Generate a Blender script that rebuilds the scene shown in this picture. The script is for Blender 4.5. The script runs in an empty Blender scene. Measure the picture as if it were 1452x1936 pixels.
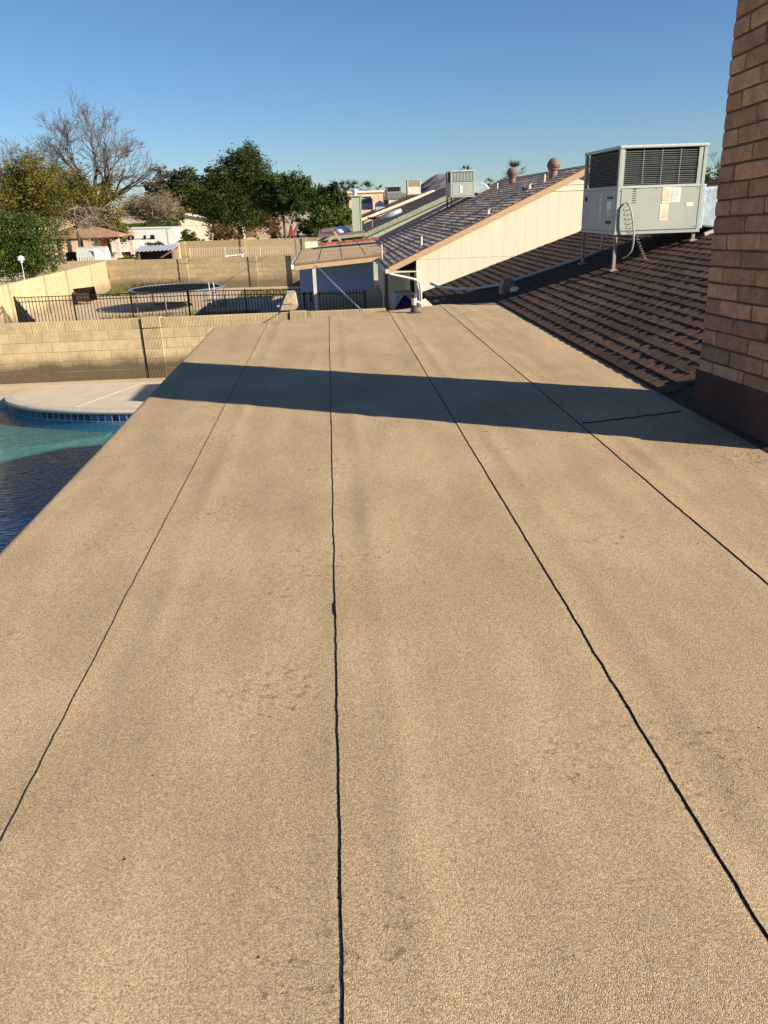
import bpy, bmesh, math, random
import numpy as np
from mathutils import Vector, Matrix

scene = bpy.context.scene
C = scene.collection
R = math.radians
rng = random.Random(7)

# ---------------------------------------------------------------- camera
EYE = Vector((0, 0, 3.9))
CAM = np.array([[0.99707975, -0.05568566, 0.05225981],
                [-0.06910462, -0.36663841, 0.92779353],
                [-0.03250434, -0.92869553, -0.36941587]])
cd = bpy.data.cameras.new('camera')
cd.sensor_fit = 'HORIZONTAL'; cd.sensor_width = 36; cd.lens = 36 * 1450 / 1452
cd.clip_start = .05; cd.clip_end = 9000
cam = bpy.data.objects.new('camera', cd); C.objects.link(cam)
m = Matrix.Identity(4)
for i in range(3):
    m[i][0] = CAM[i][0]; m[i][1] = -CAM[i][1]; m[i][2] = -CAM[i][2]; m[i][3] = EYE[i]
cam.matrix_world = m
scene.camera = cam

# ---------------------------------------------------------------- sky and sun
SUN_EL, SUN_AZ = R(24.0), R(117.5)
w = bpy.data.worlds.new('World'); scene.world = w; w.use_nodes = True
nt = w.node_tree; bg = nt.nodes['Background']
sky = nt.nodes.new('ShaderNodeTexSky'); sky.sky_type = 'NISHITA'; sky.sun_disc = False
sky.sun_elevation = SUN_EL; sky.sun_rotation = SUN_AZ
sky.altitude = 350; sky.air_density = 1.0; sky.dust_density = 0.0; sky.ozone_density = 6.9
nt.links.new(sky.outputs[0], bg.inputs[0]); bg.inputs[1].default_value = 0.060
sd = bpy.data.lights.new('sun', 'SUN'); sd.energy = 5.0; sd.angle = R(.5); sd.color = (1, .90, .74)
so = bpy.data.objects.new('sun', sd); C.objects.link(so)
TOSUN = Vector((math.cos(SUN_EL) * math.sin(SUN_AZ), math.cos(SUN_EL) * math.cos(SUN_AZ), math.sin(SUN_EL)))
so.rotation_euler = TOSUN.to_track_quat('Z', 'Y').to_euler(); so.location = (30, -20, 30)
vs = scene.view_settings
vs.view_transform = 'Standard'; vs.look = 'None'; vs.gamma = 1; vs.use_curve_mapping = False; vs.exposure = .95
scene.render.engine = 'CYCLES'
scene.cycles.use_denoising = True
scene.cycles.max_bounces = 8; scene.cycles.transparent_max_bounces = 16
scene.render.resolution_x = 768; scene.render.resolution_y = 1024

# ---------------------------------------------------------------- helpers
def at(px, py, Y):
    """point at forward distance Y (metres) seen in direction (px, py) of a 1452-wide frame"""
    r = CAM @ np.array([(px - 726) / 1450, (py - 968) / 1450, 1.0])
    t = Y / r[1]
    return Vector((r[0] * t, Y, EYE.z + r[2] * t))

class MB:
    def __init__(s): s.v = []; s.f = []
    def add(s, vs, fs):
        n = len(s.v); s.v += [tuple(v) for v in vs]; s.f += [tuple(i + n for i in f) for f in fs]; return s
    def box(s, a, b, mtx=None):
        x0, y0, z0 = a; x1, y1, z1 = b
        v = [(x0,y0,z0),(x1,y0,z0),(x1,y1,z0),(x0,y1,z0),(x0,y0,z1),(x1,y0,z1),(x1,y1,z1),(x0,y1,z1)]
        if mtx: v = [mtx @ Vector(p) for p in v]
        return s.add(v, [(0,3,2,1),(4,5,6,7),(0,1,5,4),(1,2,6,5),(2,3,7,6),(3,0,4,7)])
    def bar(s, p, q, w, h=None, up=(0, 0, 1)):
        p = Vector(p); q = Vector(q); d = q - p; L = d.length; d.normalize(); h = h or w
        u = d.cross(Vector(up))
        if u.length < 1e-4: u = d.cross(Vector((0, 1, 0)))
        u.normalize(); n = u.cross(d)
        v = []
        for e in (p, q):
            for a, b in ((-1,-1),(1,-1),(1,1),(-1,1)): v.append(e + u * (a*w/2) + n * (b*h/2))
        return s.add(v, [(0,1,2,3),(7,6,5,4),(0,4,5,1),(1,5,6,2),(2,6,7,3),(3,7,4,0)])
    def tube(s, pts, r, seg=8, cap=True):
        pts = [Vector(p) for p in pts]; n = len(pts)
        rr = r if isinstance(r, (list, tuple)) else [r] * n
        base = len(s.v); prev = None
        for i, p in enumerate(pts):
            d = (pts[min(i+1, n-1)] - pts[max(i-1, 0)]).normalized()
            if prev is None:
                u = d.cross(Vector((0, 0, 1)))
                if u.length < 1e-3: u = d.cross(Vector((0, 1, 0)))
            else: u = prev - d * prev.dot(d)
            u.normalize(); prev = u; k = d.cross(u)
            for j in range(seg):
                a = 2 * math.pi * j / seg
                s.v.append(tuple(p + (u * math.cos(a) + k * math.sin(a)) * rr[i]))
        for i in range(n - 1):
            for j in range(seg):
                a = base + i*seg + j; b = base + i*seg + (j+1) % seg
                s.f.append((a, b, b + seg, a + seg))
        if cap:
            s.f.append(tuple(base + j for j in range(seg))[::-1]); s.f.append(tuple(base + (n-1)*seg + j for j in range(seg)))
        return s
    def lathe(s, c, prof, seg=20):
        base = len(s.v); n = len(prof)
        for r, z in prof:
            for j in range(seg):
                a = 2 * math.pi * j / seg
                s.v.append((c[0] + r*math.cos(a), c[1] + r*math.sin(a), c[2] + z))
        for i in range(n - 1):
            for j in range(seg):
                a = base + i*seg + j; b = base + i*seg + (j+1) % seg
                s.f.append((a, b, b + seg, a + seg))
        s.f.append(tuple(base + j for j in range(seg))[::-1]); s.f.append(tuple(base + (n-1)*seg + j for j in range(seg)))
        return s
    def prism(s, poly, ext):
        """poly: list of 3D points in a plane; ext: extrusion vector"""
        n = len(poly); e = Vector(ext)
        v = [Vector(p) for p in poly] + [Vector(p) + e for p in poly]
        f = [tuple(range(n))[::-1], tuple(range(n, 2*n))]
        for i in range(n): f.append((i, (i+1) % n, (i+1) % n + n, i + n))
        return s.add(v, f)
    def mesh(s, name, fix=True):
        me = bpy.data.meshes.new(name); me.from_pydata(s.v, [], s.f); me.update()
        if fix and len(s.f) < 20000:
            b = bmesh.new(); b.from_mesh(me); bmesh.ops.recalc_face_normals(b, faces=b.faces); b.to_mesh(me); b.free()
        return me

ORG = {}
def org(o): return ORG.get(o.name, Vector((0, 0, 0))) if o is not None else Vector((0, 0, 0))
def tag(o, label=None, cat=None, group=None, kind=None):
    if label: o['label'] = label
    if cat: o['category'] = cat
    if group: o['group'] = group
    if kind: o['kind'] = kind
    return o
def thing(name, loc, label, cat, group=None):
    o = bpy.data.objects.new(name, None); C.objects.link(o); o.location = loc; o.empty_display_size = .2
    ORG[o.name] = Vector(loc); return tag(o, label, cat, group)
def obj(name, mb, mat, parent=None, smooth=False, fix=True, bevel=0, at_=None):
    """mb is in world coordinates; the object gets its parent's origin (or at_)"""
    o0 = Vector(at_) if at_ is not None else org(parent)
    if o0.length: mb.v = [(a - o0.x, b - o0.y, c - o0.z) for a, b, c in mb.v]
    me = mb.mesh(name, fix); me.materials.append(mat)
    if smooth: me.polygons.foreach_set('use_smooth', [True] * len(me.polygons))
    o = bpy.data.objects.new(name, me); C.objects.link(o)
    if parent is not None: o.parent = parent; o.location = o0 - org(parent)
    else: o.location = o0
    ORG[o.name] = o0
    if bevel:
        bv = o.modifiers.new('bevel', 'BEVEL'); bv.width = bevel; bv.segments = 2; bv.limit_method = 'ANGLE'
    return o
def piece(name, me, loc, parent, rot=None, scale=None):
    o = bpy.data.objects.new(name, me); C.objects.link(o); o.parent = parent; o.location = Vector(loc) - org(parent)
    if rot is not None: o.rotation_euler = rot
    if scale is not None: o.scale = scale
    ORG[o.name] = Vector(loc); return o
def box(name, a, b, mat, parent=None, bevel=0): return obj(name, MB().box(a, b), mat, parent, bevel=bevel)

# ---------------------------------------------------------------- materials
MATS = {}
def N(t, ty, **kw):
    n = t.nodes.new(ty)
    for k, v in kw.items():
        if isinstance(k, str) and hasattr(n, k): setattr(n, k, v)
    return n
def mat(name, col, rough=.8, col2=None, scale=6, var=.25, bump=0, bscale=60, rand=0, metal=0, spec=.3, stretch=None, speck=0, sscale=300, speckcol=(.03,.025,.02), detail=6, bdist=.01):
    if name in MATS: return MATS[name]
    mt = bpy.data.materials.new(name); mt.use_nodes = True; t = mt.node_tree; L = t.links
    b = t.nodes['Principled BSDF']; b.inputs['Roughness'].default_value = rough; b.inputs['Metallic'].default_value = metal
    b.inputs['Specular IOR Level'].default_value = spec
    g = N(t, 'ShaderNodeNewGeometry'); vec = g.outputs['Position']
    if stretch:
        mp = N(t, 'ShaderNodeMapping'); mp.inputs['Scale'].default_value = stretch; L.new(vec, mp.inputs[0]); vec = mp.outputs[0]
    n = N(t, 'ShaderNodeTexNoise'); n.inputs['Scale'].default_value = scale; n.inputs['Detail'].default_value = detail; n.inputs['Roughness'].default_value = .62
    L.new(vec, n.inputs['Vector'])
    cr = N(t, 'ShaderNodeValToRGB'); cr.color_ramp.elements[0].position = .3; cr.color_ramp.elements[1].position = .7
    c2 = col2 or tuple(min(1, c * (1 + var)) for c in col); c1 = col if col2 else tuple(c * (1 - var) for c in col)
    cr.color_ramp.elements[0].color = (*c1, 1); cr.color_ramp.elements[1].color = (*c2, 1)
    L.new(n.outputs['Fac'], cr.inputs[0]); out = cr.outputs[0]
    if speck:
        sn = N(t, 'ShaderNodeTexNoise'); sn.inputs['Scale'].default_value = sscale; sn.inputs['Detail'].default_value = 2; L.new(g.outputs['Position'], sn.inputs['Vector'])
        sr = N(t, 'ShaderNodeValToRGB'); sr.color_ramp.elements[0].position = .55; sr.color_ramp.elements[1].position = .72
        L.new(sn.outputs['Fac'], sr.inputs[0])
        mu = N(t, 'ShaderNodeMath', operation='MULTIPLY'); mu.inputs[1].default_value = speck; L.new(sr.outputs[0], mu.inputs[0])
        mx = N(t, 'ShaderNodeMix', data_type='RGBA'); L.new(mu.outputs[0], mx.inputs[0]); L.new(out, mx.inputs[6]); mx.inputs[7].default_value = (*speckcol, 1); out = mx.outputs[2]
    if rand:
        oi = N(t, 'ShaderNodeObjectInfo'); hv = N(t, 'ShaderNodeHueSaturation')
        mr = N(t, 'ShaderNodeMapRange'); mr.inputs[3].default_value = 1 - rand; mr.inputs[4].default_value = 1 + rand
        L.new(oi.outputs['Random'], mr.inputs[0]); L.new(mr.outputs[0], hv.inputs['Value'])
        mr2 = N(t, 'ShaderNodeMapRange'); mr2.inputs[3].default_value = .5 - rand * .035; mr2.inputs[4].default_value = .5 + rand * .035
        wn = N(t, 'ShaderNodeTexWhiteNoise'); wn.noise_dimensions = '1D'; L.new(oi.outputs['Random'], wn.inputs['W']); L.new(wn.outputs['Value'], mr2.inputs[0]); L.new(mr2.outputs[0], hv.inputs['Hue'])
        L.new(out, hv.inputs['Color']); out = hv.outputs[0]
    L.new(out, b.inputs['Base Color'])
    if bump:
        bn = N(t, 'ShaderNodeTexNoise'); bn.inputs['Scale'].default_value = bscale; bn.inputs['Detail'].default_value = 4; L.new(vec, bn.inputs['Vector'])
        bp = N(t, 'ShaderNodeBump'); bp.inputs['Strength'].default_value = bump; bp.inputs['Distance'].default_value = bdist
        L.new(bn.outputs['Fac'], bp.inputs['Height']); L.new(bp.outputs[0], b.inputs['Normal'])
    MATS[name] = mt; return mt
def leafmat(name, col, col2, scale=1.2, trans=.25, rand=0):
    if name in MATS: return MATS[name]
    mt = bpy.data.materials.new(name); mt.use_nodes = True; t = mt.node_tree; L = t.links
    t.nodes.remove(t.nodes['Principled BSDF']); out = t.nodes['Material Output']
    g = N(t, 'ShaderNodeNewGeometry'); n = N(t, 'ShaderNodeTexNoise'); n.inputs['Scale'].default_value = scale; n.inputs['Detail'].default_value = 5
    L.new(g.outputs['Position'], n.inputs['Vector'])
    cr = N(t, 'ShaderNodeValToRGB'); cr.color_ramp.elements[0].position = .38; cr.color_ramp.elements[1].position = .62
    cr.color_ramp.elements[0].color = (*col, 1); cr.color_ramp.elements[1].color = (*col2, 1); L.new(n.outputs['Fac'], cr.inputs[0])
    d = N(t, 'ShaderNodeBsdfDiffuse'); tr = N(t, 'ShaderNodeBsdfTranslucent'); gl = N(t, 'ShaderNodeBsdfGlossy'); gl.inputs['Roughness'].default_value = .45
    L.new(cr.outputs[0], d.inputs[0]); L.new(cr.outputs[0], tr.inputs[0])
    m1 = N(t, 'ShaderNodeMixShader'); m1.inputs[0].default_value = trans; L.new(d.outputs[0], m1.inputs[1]); L.new(tr.outputs[0], m1.inputs[2])
    m2 = N(t, 'ShaderNodeMixShader'); m2.inputs[0].default_value = .012; L.new(m1.outputs[0], m2.inputs[1]); L.new(gl.outputs[0], m2.inputs[2])
    L.new(m2.outputs[0], out.inputs['Surface']); MATS[name] = mt; return mt
def _math(t, op, a, b=None):
    n = N(t, 'ShaderNodeMath', operation=op)
    for i, x in enumerate((a, b)):
        if x is None: continue
        if isinstance(x, (int, float)): n.inputs[i].default_value = x
        else: t.links.new(x, n.inputs[i])
    return n.outputs[0]

# granule roll roofing
def roofing():
    mt = bpy.data.materials.new('granule_roofing'); mt.use_nodes = True; t = mt.node_tree; L = t.links
    b = t.nodes['Principled BSDF']; b.inputs['Roughness'].default_value = .95; b.inputs['Specular IOR Level'].default_value = .1
    g = N(t, 'ShaderNodeNewGeometry'); P = g.outputs['Position']
    big = N(t, 'ShaderNodeTexNoise'); big.inputs['Scale'].default_value = .9; big.inputs['Detail'].default_value = 5; L.new(P, big.inputs['Vector'])
    mp = N(t, 'ShaderNodeMapping'); mp.inputs['Scale'].default_value = (2.2, .8, 1); L.new(P, mp.inputs[0])
    st = N(t, 'ShaderNodeTexNoise'); st.inputs['Scale'].default_value = 1.6; st.inputs['Detail'].default_value = 7; st.inputs['Roughness'].default_value = .65; L.new(mp.outputs[0], st.inputs['Vector'])
    gr = N(t, 'ShaderNodeTexVoronoi'); gr.inputs['Scale'].default_value = 330; gr.inputs['Randomness'].default_value = 1; L.new(P, gr.inputs['Vector'])
    g2 = N(t, 'ShaderNodeTexNoise'); g2.inputs['Scale'].default_value = 150; g2.inputs['Detail'].default_value = 5; g2.inputs['Roughness'].default_value = .75; L.new(P, g2.inputs['Vector'])
    cr = N(t, 'ShaderNodeValToRGB'); e = cr.color_ramp.elements
    e[0].position = .28; e[0].color = (.37, .262, .152, 1); e[1].position = .70; e[1].color = (.56, .408, .246, 1)
    s = _math(t, 'ADD', _math(t, 'MULTIPLY', big.outputs['Fac'], .45), _math(t, 'MULTIPLY', st.outputs['Fac'], .55)); L.new(s, cr.inputs[0])
    # each granule its own tone
    sep = N(t, 'ShaderNodeSeparateColor'); L.new(gr.outputs['Color'], sep.inputs[0])
    tone = _math(t, 'ADD', .54, _math(t, 'MULTIPLY', sep.outputs[0], .88))
    tone = _math(t, 'MULTIPLY', tone, _math(t, 'ADD', .52, _math(t, 'MULTIPLY', g2.outputs['Fac'], .98)))
    hv = N(t, 'ShaderNodeHueSaturation'); L.new(cr.outputs[0], hv.inputs['Color']); L.new(tone, hv.inputs['Value'])
    # dark scuffs where granules are lost
    sc = N(t, 'ShaderNodeTexNoise'); sc.inputs['Scale'].default_value = 26; sc.inputs['Detail'].default_value = 8; sc.inputs['Roughness'].default_value = .75; L.new(P, sc.inputs['Vector'])
    sc2 = N(t, 'ShaderNodeTexNoise'); sc2.inputs['Scale'].default_value = 1.3; sc2.inputs['Detail'].default_value = 3; L.new(P, sc2.inputs['Vector'])
    ms = N(t, 'ShaderNodeMapRange'); ms.inputs[1].default_value = .53; ms.inputs[2].default_value = .66; L.new(sc.outputs['Fac'], ms.inputs[0])
    ms2 = N(t, 'ShaderNodeMapRange'); ms2.inputs[1].default_value = .56; ms2.inputs[2].default_value = .66; L.new(sc2.outputs['Fac'], ms2.inputs[0])
    k = _math(t, 'MULTIPLY', _math(t, 'MULTIPLY', ms.outputs[0], ms2.outputs[0]), .75)
    mx = N(t, 'ShaderNodeMix', data_type='RGBA'); L.new(k, mx.inputs[0]); L.new(hv.outputs[0], mx.inputs[6]); mx.inputs[7].default_value = (.05, .04, .03, 1)
    # sparse black pits
    pv = N(t, 'ShaderNodeTexVoronoi'); pv.inputs['Scale'].default_value = 9; L.new(P, pv.inputs['Vector'])
    pm = N(t, 'ShaderNodeMapRange'); pm.inputs[1].default_value = .055; pm.inputs[2].default_value = .03; L.new(pv.outputs['Distance'], pm.inputs[0])
    sp = N(t, 'ShaderNodeSeparateColor'); L.new(pv.outputs['Color'], sp.inputs[0])
    kk = _math(t, 'MULTIPLY', pm.outputs[0], _math(t, 'GREATER_THAN', sp.outputs[1], .55))
    mx2 = N(t, 'ShaderNodeMix', data_type='RGBA'); L.new(kk, mx2.inputs[0]); L.new(mx.outputs[2], mx2.inputs[6]); mx2.inputs[7].default_value = (.03, .025, .02, 1)
    L.new(mx2.outputs[2], b.inputs['Base Color'])
    h = _math(t, 'ADD', _math(t, 'MULTIPLY', gr.outputs['Distance'], -1.0), _math(t, 'MULTIPLY', g2.outputs['Fac'], 1.2))
    bp = N(t, 'ShaderNodeBump'); bp.inputs['Strength'].default_value = .8; bp.inputs['Distance'].default_value = .0026; L.new(h, bp.inputs['Height'])
    L.new(bp.outputs[0], b.inputs['Normal']); return mt
M_ROOFING = roofing()

def blockmat(name, col, stain, zlo, zhi, x=1):
    """concrete block paint with damp dirt that climbs unevenly from the foot of the wall"""
    mt = bpy.data.materials.new(name); mt.use_nodes = True; t = mt.node_tree; L = t.links
    b = t.nodes['Principled BSDF']; b.inputs['Roughness'].default_value = .9; b.inputs['Specular IOR Level'].default_value = .15
    g = N(t, 'ShaderNodeNewGeometry'); P = g.outputs['Position']
    n = N(t, 'ShaderNodeTexNoise'); n.inputs['Scale'].default_value = 5; n.inputs['Detail'].default_value = 7; L.new(P, n.inputs['Vector'])
    cr = N(t, 'ShaderNodeValToRGB'); e = cr.color_ramp.elements; e[0].position = .3; e[1].position = .7
    e[0].color = (*[c * .86 for c in col], 1); e[1].color = (*[min(1, c * 1.1) for c in col], 1); L.new(n.outputs['Fac'], cr.inputs[0])
    oi = N(t, 'ShaderNodeObjectInfo'); hv = N(t, 'ShaderNodeHueSaturation'); mr = N(t, 'ShaderNodeMapRange'); mr.inputs[3].default_value = .9; mr.inputs[4].default_value = 1.08
    L.new(oi.outputs['Random'], mr.inputs[0]); L.new(mr.outputs[0], hv.inputs['Value']); L.new(cr.outputs[0], hv.inputs['Color'])
    sx = N(t, 'ShaderNodeSeparateXYZ'); L.new(P, sx.inputs[0])
    s1 = N(t, 'ShaderNodeTexNoise'); s1.inputs['Scale'].default_value = .9; s1.inputs['Detail'].default_value = 5; L.new(P, s1.inputs['Vector'])
    s2 = N(t, 'ShaderNodeTexNoise'); s2.inputs['Scale'].default_value = 22; s2.inputs['Detail'].default_value = 6; L.new(P, s2.inputs['Vector'])
    hgt = _math(t, 'SUBTRACT', sx.outputs[2], _math(t, 'ADD', _math(t, 'MULTIPLY', s1.outputs['Fac'], .55), _math(t, 'MULTIPLY', s2.outputs['Fac'], .25)))
    mm = N(t, 'ShaderNodeMapRange'); mm.inputs[1].default_value = zhi; mm.inputs[2].default_value = zlo; L.new(hgt, mm.inputs[0])
    mx = N(t, 'ShaderNodeMix', data_type='RGBA'); L.new(_math(t, 'MULTIPLY', mm.outputs[0], .9), mx.inputs[0]); L.new(hv.outputs[0], mx.inputs[6]); mx.inputs[7].default_value = (*stain, 1)
    L.new(mx.outputs[2], b.inputs['Base Color'])
    bn = N(t, 'ShaderNodeTexNoise'); bn.inputs['Scale'].default_value = 70; bn.inputs['Detail'].default_value = 5; L.new(P, bn.inputs['Vector'])
    bp = N(t, 'ShaderNodeBump'); bp.inputs['Strength'].default_value = .4; bp.inputs['Distance'].default_value = .006; L.new(bn.outputs['Fac'], bp.inputs['Height']); L.new(bp.outputs[0], b.inputs['Normal'])
    MATS[name] = mt; return mt

M_SEAM = mat('asphalt_bead', (.012, .011, .010), .6, var=.3, scale=60, bump=.5, bscale=150)
M_SHING = mat('brown_shingle', (.058, .029, .018), .95, (.12, .066, .041), scale=14, rand=.32, bump=.6, bscale=240, speck=.5, sscale=420, speckcol=(.05, .04, .035), bdist=.004)
M_SHING2 = mat('weathered_shingle', (.40, .29, .215), .95, (.60, .45, .345), scale=9, rand=.28, bump=.5, bscale=120, speck=.4, sscale=200, speckcol=(.1, .08, .075))
M_ROOFFAR = mat('far_brown_roof', (.16, .10, .075), .95, (.27, .18, .14), scale=3, bump=.5, bscale=20, stretch=(4, .6, 4))
M_DECKWOOD = mat('roof_felt', (.02, .018, .016), .95)
M_BRICK = mat('slump_brick', (.30, .168, .092), .95, (.51, .30, .175), scale=9, rand=.26, bump=.8, bscale=55, speck=.55, sscale=45, speckcol=(.16, .09, .065), bdist=.012)
M_MORTAR = mat('mortar', (.12, .078, .056), .95, var=.3, scale=20, bump=.6, bscale=80)
M_FLASH = mat('brown_flashing', (.055, .024, .017), .8, (.09, .042, .03), scale=5, bump=.3, bscale=30)
M_CREAM = mat('cream_siding', (.68, .61, .47), .85, (.75, .68, .53), scale=2.5, bump=.25, bscale=90, stretch=(6, 6, .6))
M_CREAM_SH = mat('cream_trim', (.72, .64, .48), .85)
M_WOOD = mat('bare_wood_fascia', (.46, .30, .165), .8, (.60, .42, .25), scale=5, bump=.3, bscale=40, stretch=(1, 1, 8))
M_DRIP = mat('brown_drip_edge', (.09, .055, .04), .6)
M_WHITE = mat('white_paint', (.78, .77, .73), .6, (.84, .83, .80), scale=4)
M_GUTTER = mat('offwhite_gutter', (.56, .52, .45), .6, (.64, .60, .52), scale=5)
M_GALV = mat('galvanised_metal', (.50, .52, .53), .45, (.66, .68, .70), scale=12, metal=.6)
M_CONDUIT = mat('grey_conduit', (.38, .40, .43), .6, (.48, .50, .53), scale=9)
M_DARKMETAL = mat('black_iron', (.012, .012, .013), .5, var=.4)
M_ACG = mat('grey_green_enamel', (.37, .40, .345), .5, (.44, .47, .41), scale=3, bump=.06, bscale=6, speck=.12, sscale=60, speckcol=(.25, .2, .14))
M_ACG2 = mat('pale_grey_enamel', (.47, .50, .45), .45, (.55, .57, .53), scale=4)
M_ACD = mat('coil_black', (.01, .01, .011), .7)
M_LOUV = mat('grey_louver', (.15, .165, .16), .5, (.21, .225, .215), scale=6)
M_STEEL = mat('weathered_steel_tube', (.27, .22, .18), .7, (.38, .31, .25), scale=20)
M_FOIL = mat('foil_duct', (.36, .44, .50), .42, (.50, .57, .62), scale=9, bump=.8, bscale=14, metal=.25)
M_HOSE = mat('grey_whip_hose', (.42, .41, .37), .55)
M_TURB = mat('brown_painted_steel', (.19, .115, .09), .55, (.26, .16, .125), scale=15, speck=.3, sscale=60)
M_PVC = mat('pale_vent_pipe', (.66, .56, .45), .6, (.74, .66, .55), scale=20)
M_BOOT = mat('black_pipe_boot', (.03, .028, .027), .7, (.12, .09, .08), scale=30)
M_SAND = mat('bare_dirt', (.42, .32, .205), .97, (.57, .445, .295), scale=1.3, bump=.6, bscale=25, bdist=.02, detail=9)
M_CONC = mat('cool_deck_concrete', (.50, .415, .305), .9, (.58, .49, .37), scale=2.2, bump=.4, bscale=120, detail=8)
M_COPING = mat('coping_concrete', (.42, .37, .30), .85, (.50, .445, .365), scale=5, bump=.3, bscale=90)
M_COPING2 = mat('joint_filler', (.62, .57, .48), .8)
M_TILE = mat('blue_glazed_tile', (.006, .018, .055), .12, (.012, .045, .13), scale=16, rand=.6, spec=.6)
M_GROUT = mat('pale_grout', (.40, .41, .41), .9)
M_PLAST = mat('pool_plaster', (.012, .19, .33), .9, (.02, .26, .42), scale=1.1)
M_SHELF = mat('shallow_plaster', (.045, .15, .145), .9, (.07, .19, .18), scale=1.5)
M_BLOCK1 = blockmat('block_yellow', (.52, .405, .235), (.085, .065, .04), -.02, .30)
M_BLOCK2 = blockmat('block_far', (.47, .365, .215), (.17, .14, .085), -.1, .25)
M_PANEL = blockmat('wall_stucco_panel', (.49, .375, .225), (.24, .19, .12), -.2, .2)
M_JOINT = mat('wall_joint', (.34, .26, .15), .95)
M_GAP = mat('dark_gap', (.02, .017, .014), .95)
M_BLUEW = mat('blue_boards', (.38, .54, .86), .8, (.42, .58, .90), scale=4, stretch=(5, 5, .7))
M_GREEN = mat('sage_siding', (.34, .40, .30), .85, (.39, .45, .345), scale=3, stretch=(5, 5, .7))
M_GREEN_T = mat('sage_trim', (.29, .31, .22), .85)
M_BROWNW = mat('brown_wood', (.20, .12, .075), .85, (.28, .175, .11), scale=6)
M_TANW = mat('weathered_tan_wood', (.40, .31, .19), .85, (.52, .41, .26), scale=8)
M_PINK = mat('pinkish_post', (.60, .46, .42), .85)
M_TERRA = mat('orange_panel', (.62, .24, .10), .85)
M_TRUNK = mat('bark', (.085, .06, .042), .95, (.15, .11, .08), scale=10, bump=.6, bscale=40)
M_TWIG = mat('grey_twigs', (.24, .195, .155), .95, (.34, .28, .225), scale=3)
M_TRAMP = mat('black_mat', (.012, .012, .014), .95, spec=.05)
M_TARP = mat('silver_tarp', (.30, .31, .33), .5, (.44, .45, .47), scale=18, bump=.9, bscale=22)
M_RED = mat('red_canvas', (.55, .02, .02), .8)
M_NAVY = mat('navy_canvas', (.02, .03, .09), .8)
M_TRAIL = mat('white_trailer_skin', (.60, .62, .60), .5, (.66, .68, .66), scale=1)
M_STUCCO = mat('peach_stucco', (.62, .43, .28), .9, scale=3)
M_TANROOF = mat('tan_far_roof', (.42, .34, .25), .9, (.52, .43, .33), scale=4)
M_LAMPW = mat('white_lamp_plastic', (.85, .85, .83), .4)

# ================================================================ SETTING
def struct(name, mb, mt, **kw): return tag(obj(name, mb, mt, **kw), kind='structure')
g = MB(); HX0, HX1, HY0, HY1, BIG = -12, -1, 5, 18.6, 6000
def strip(x0, x1, y0, y1):
    g.add([(x0,y0,0),(x1,y0,0),(x1,y1,0),(x0,y1,0)], [(0,1,2,3)])
strip(-BIG, HX0, -BIG, BIG); strip(HX1, BIG, -BIG, BIG); strip(HX0, HX1, -BIG, HY0); strip(HX0, HX1, HY1, BIG)
struct('ground', g, M_SAND, fix=False)

# --- pool
edge = [(-7.72,18.30),(-7.60,17.95),(-7.35,17.62),(-6.78,17.16),(-6.2,16.87),(-5.56,16.62),(-4.93,16.45),(-4.27,16.36),(-3.2,16.32),(-1.0,16.32)]
def catmull(pts, n=6):
    out = []
    for i in range(len(pts) - 1):
        p0, p1, p2, p3 = (Vector((*pts[max(0, min(len(pts)-1, i + k))], 0)) for k in (-1, 0, 1, 2))
        for j in range(n):
            t = j / n
            out.append(.5 * ((2*p1) + (p2-p0)*t + (2*p0-5*p1+4*p2-p3)*t*t + (3*p1-p0-3*p2+p3)*t**3))
    out.append(Vector((*pts[-1], 0))); return out
crv = catmull(edge)
back = [(-1, 19.2), (-4.2, 19.2), (-6.05, 19.36), (-7.25, 19.42), (-7.42, 18.9)]
poly = [(p.x, p.y + .04, -.6) for p in crv] + [(x, y, -.6) for x, y in back]
deck = struct('pool_deck', MB().prism(poly, (0, 0, .655)), M_CONC)
# expansion joint and rounded coping lip
def bull(offset, z0, z1, bulge):
    b = MB(); prof = [(-.03, z0), (bulge*.7, z0), (bulge, z0 + (z1-z0)*.3), (bulge, z0 + (z1-z0)*.6), (bulge*.55, z1 - .008), (-.16, z1), (-.16, z0)]
    n = len(crv); k = len(prof); vs = []
    for i, p in enumerate(crv):
        d = (crv[min(i+1, n-1)] - crv[max(i-1, 0)]).normalized(); nr = Vector((d.y, -d.x, 0))
        for o, zz in prof: vs.append((p.x + nr.x*o, p.y + nr.y*o, zz))
    fs = []
    for i in range(n - 1):
        for j in range(k):
            fs.append((i*k+j, i*k+(j+1) % k, (i+1)*k+(j+1) % k, (i+1)*k+j))
    fs.append(tuple(range(k))); fs.append(tuple((n-1)*k + j for j in range(k))[::-1])
    return b.add(vs, fs)
obj('coping', bull(0, -.035, .063, .06), M_COPING, deck, smooth=False)
jn = MB(); jn.bar((-5.75, 16.75, .056), (-4.75, 19.2, .056), .012, .006); obj('expansion_joint', jn, M_COPING2, deck)
cp = MB()
cp.box((-2.6, 5, -.3), (-1, 16.2, .004)); cp.box((-12, 5, -.3), (-2.6, 6, .004)); cp.box((-12, 6, -.3), (-10.8, 18.6, .004)); cp.box((-10.8, 18.32, -.3), (-7.5, 18.6, .02))
struct('pool_coping', cp, M_COPING)
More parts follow.
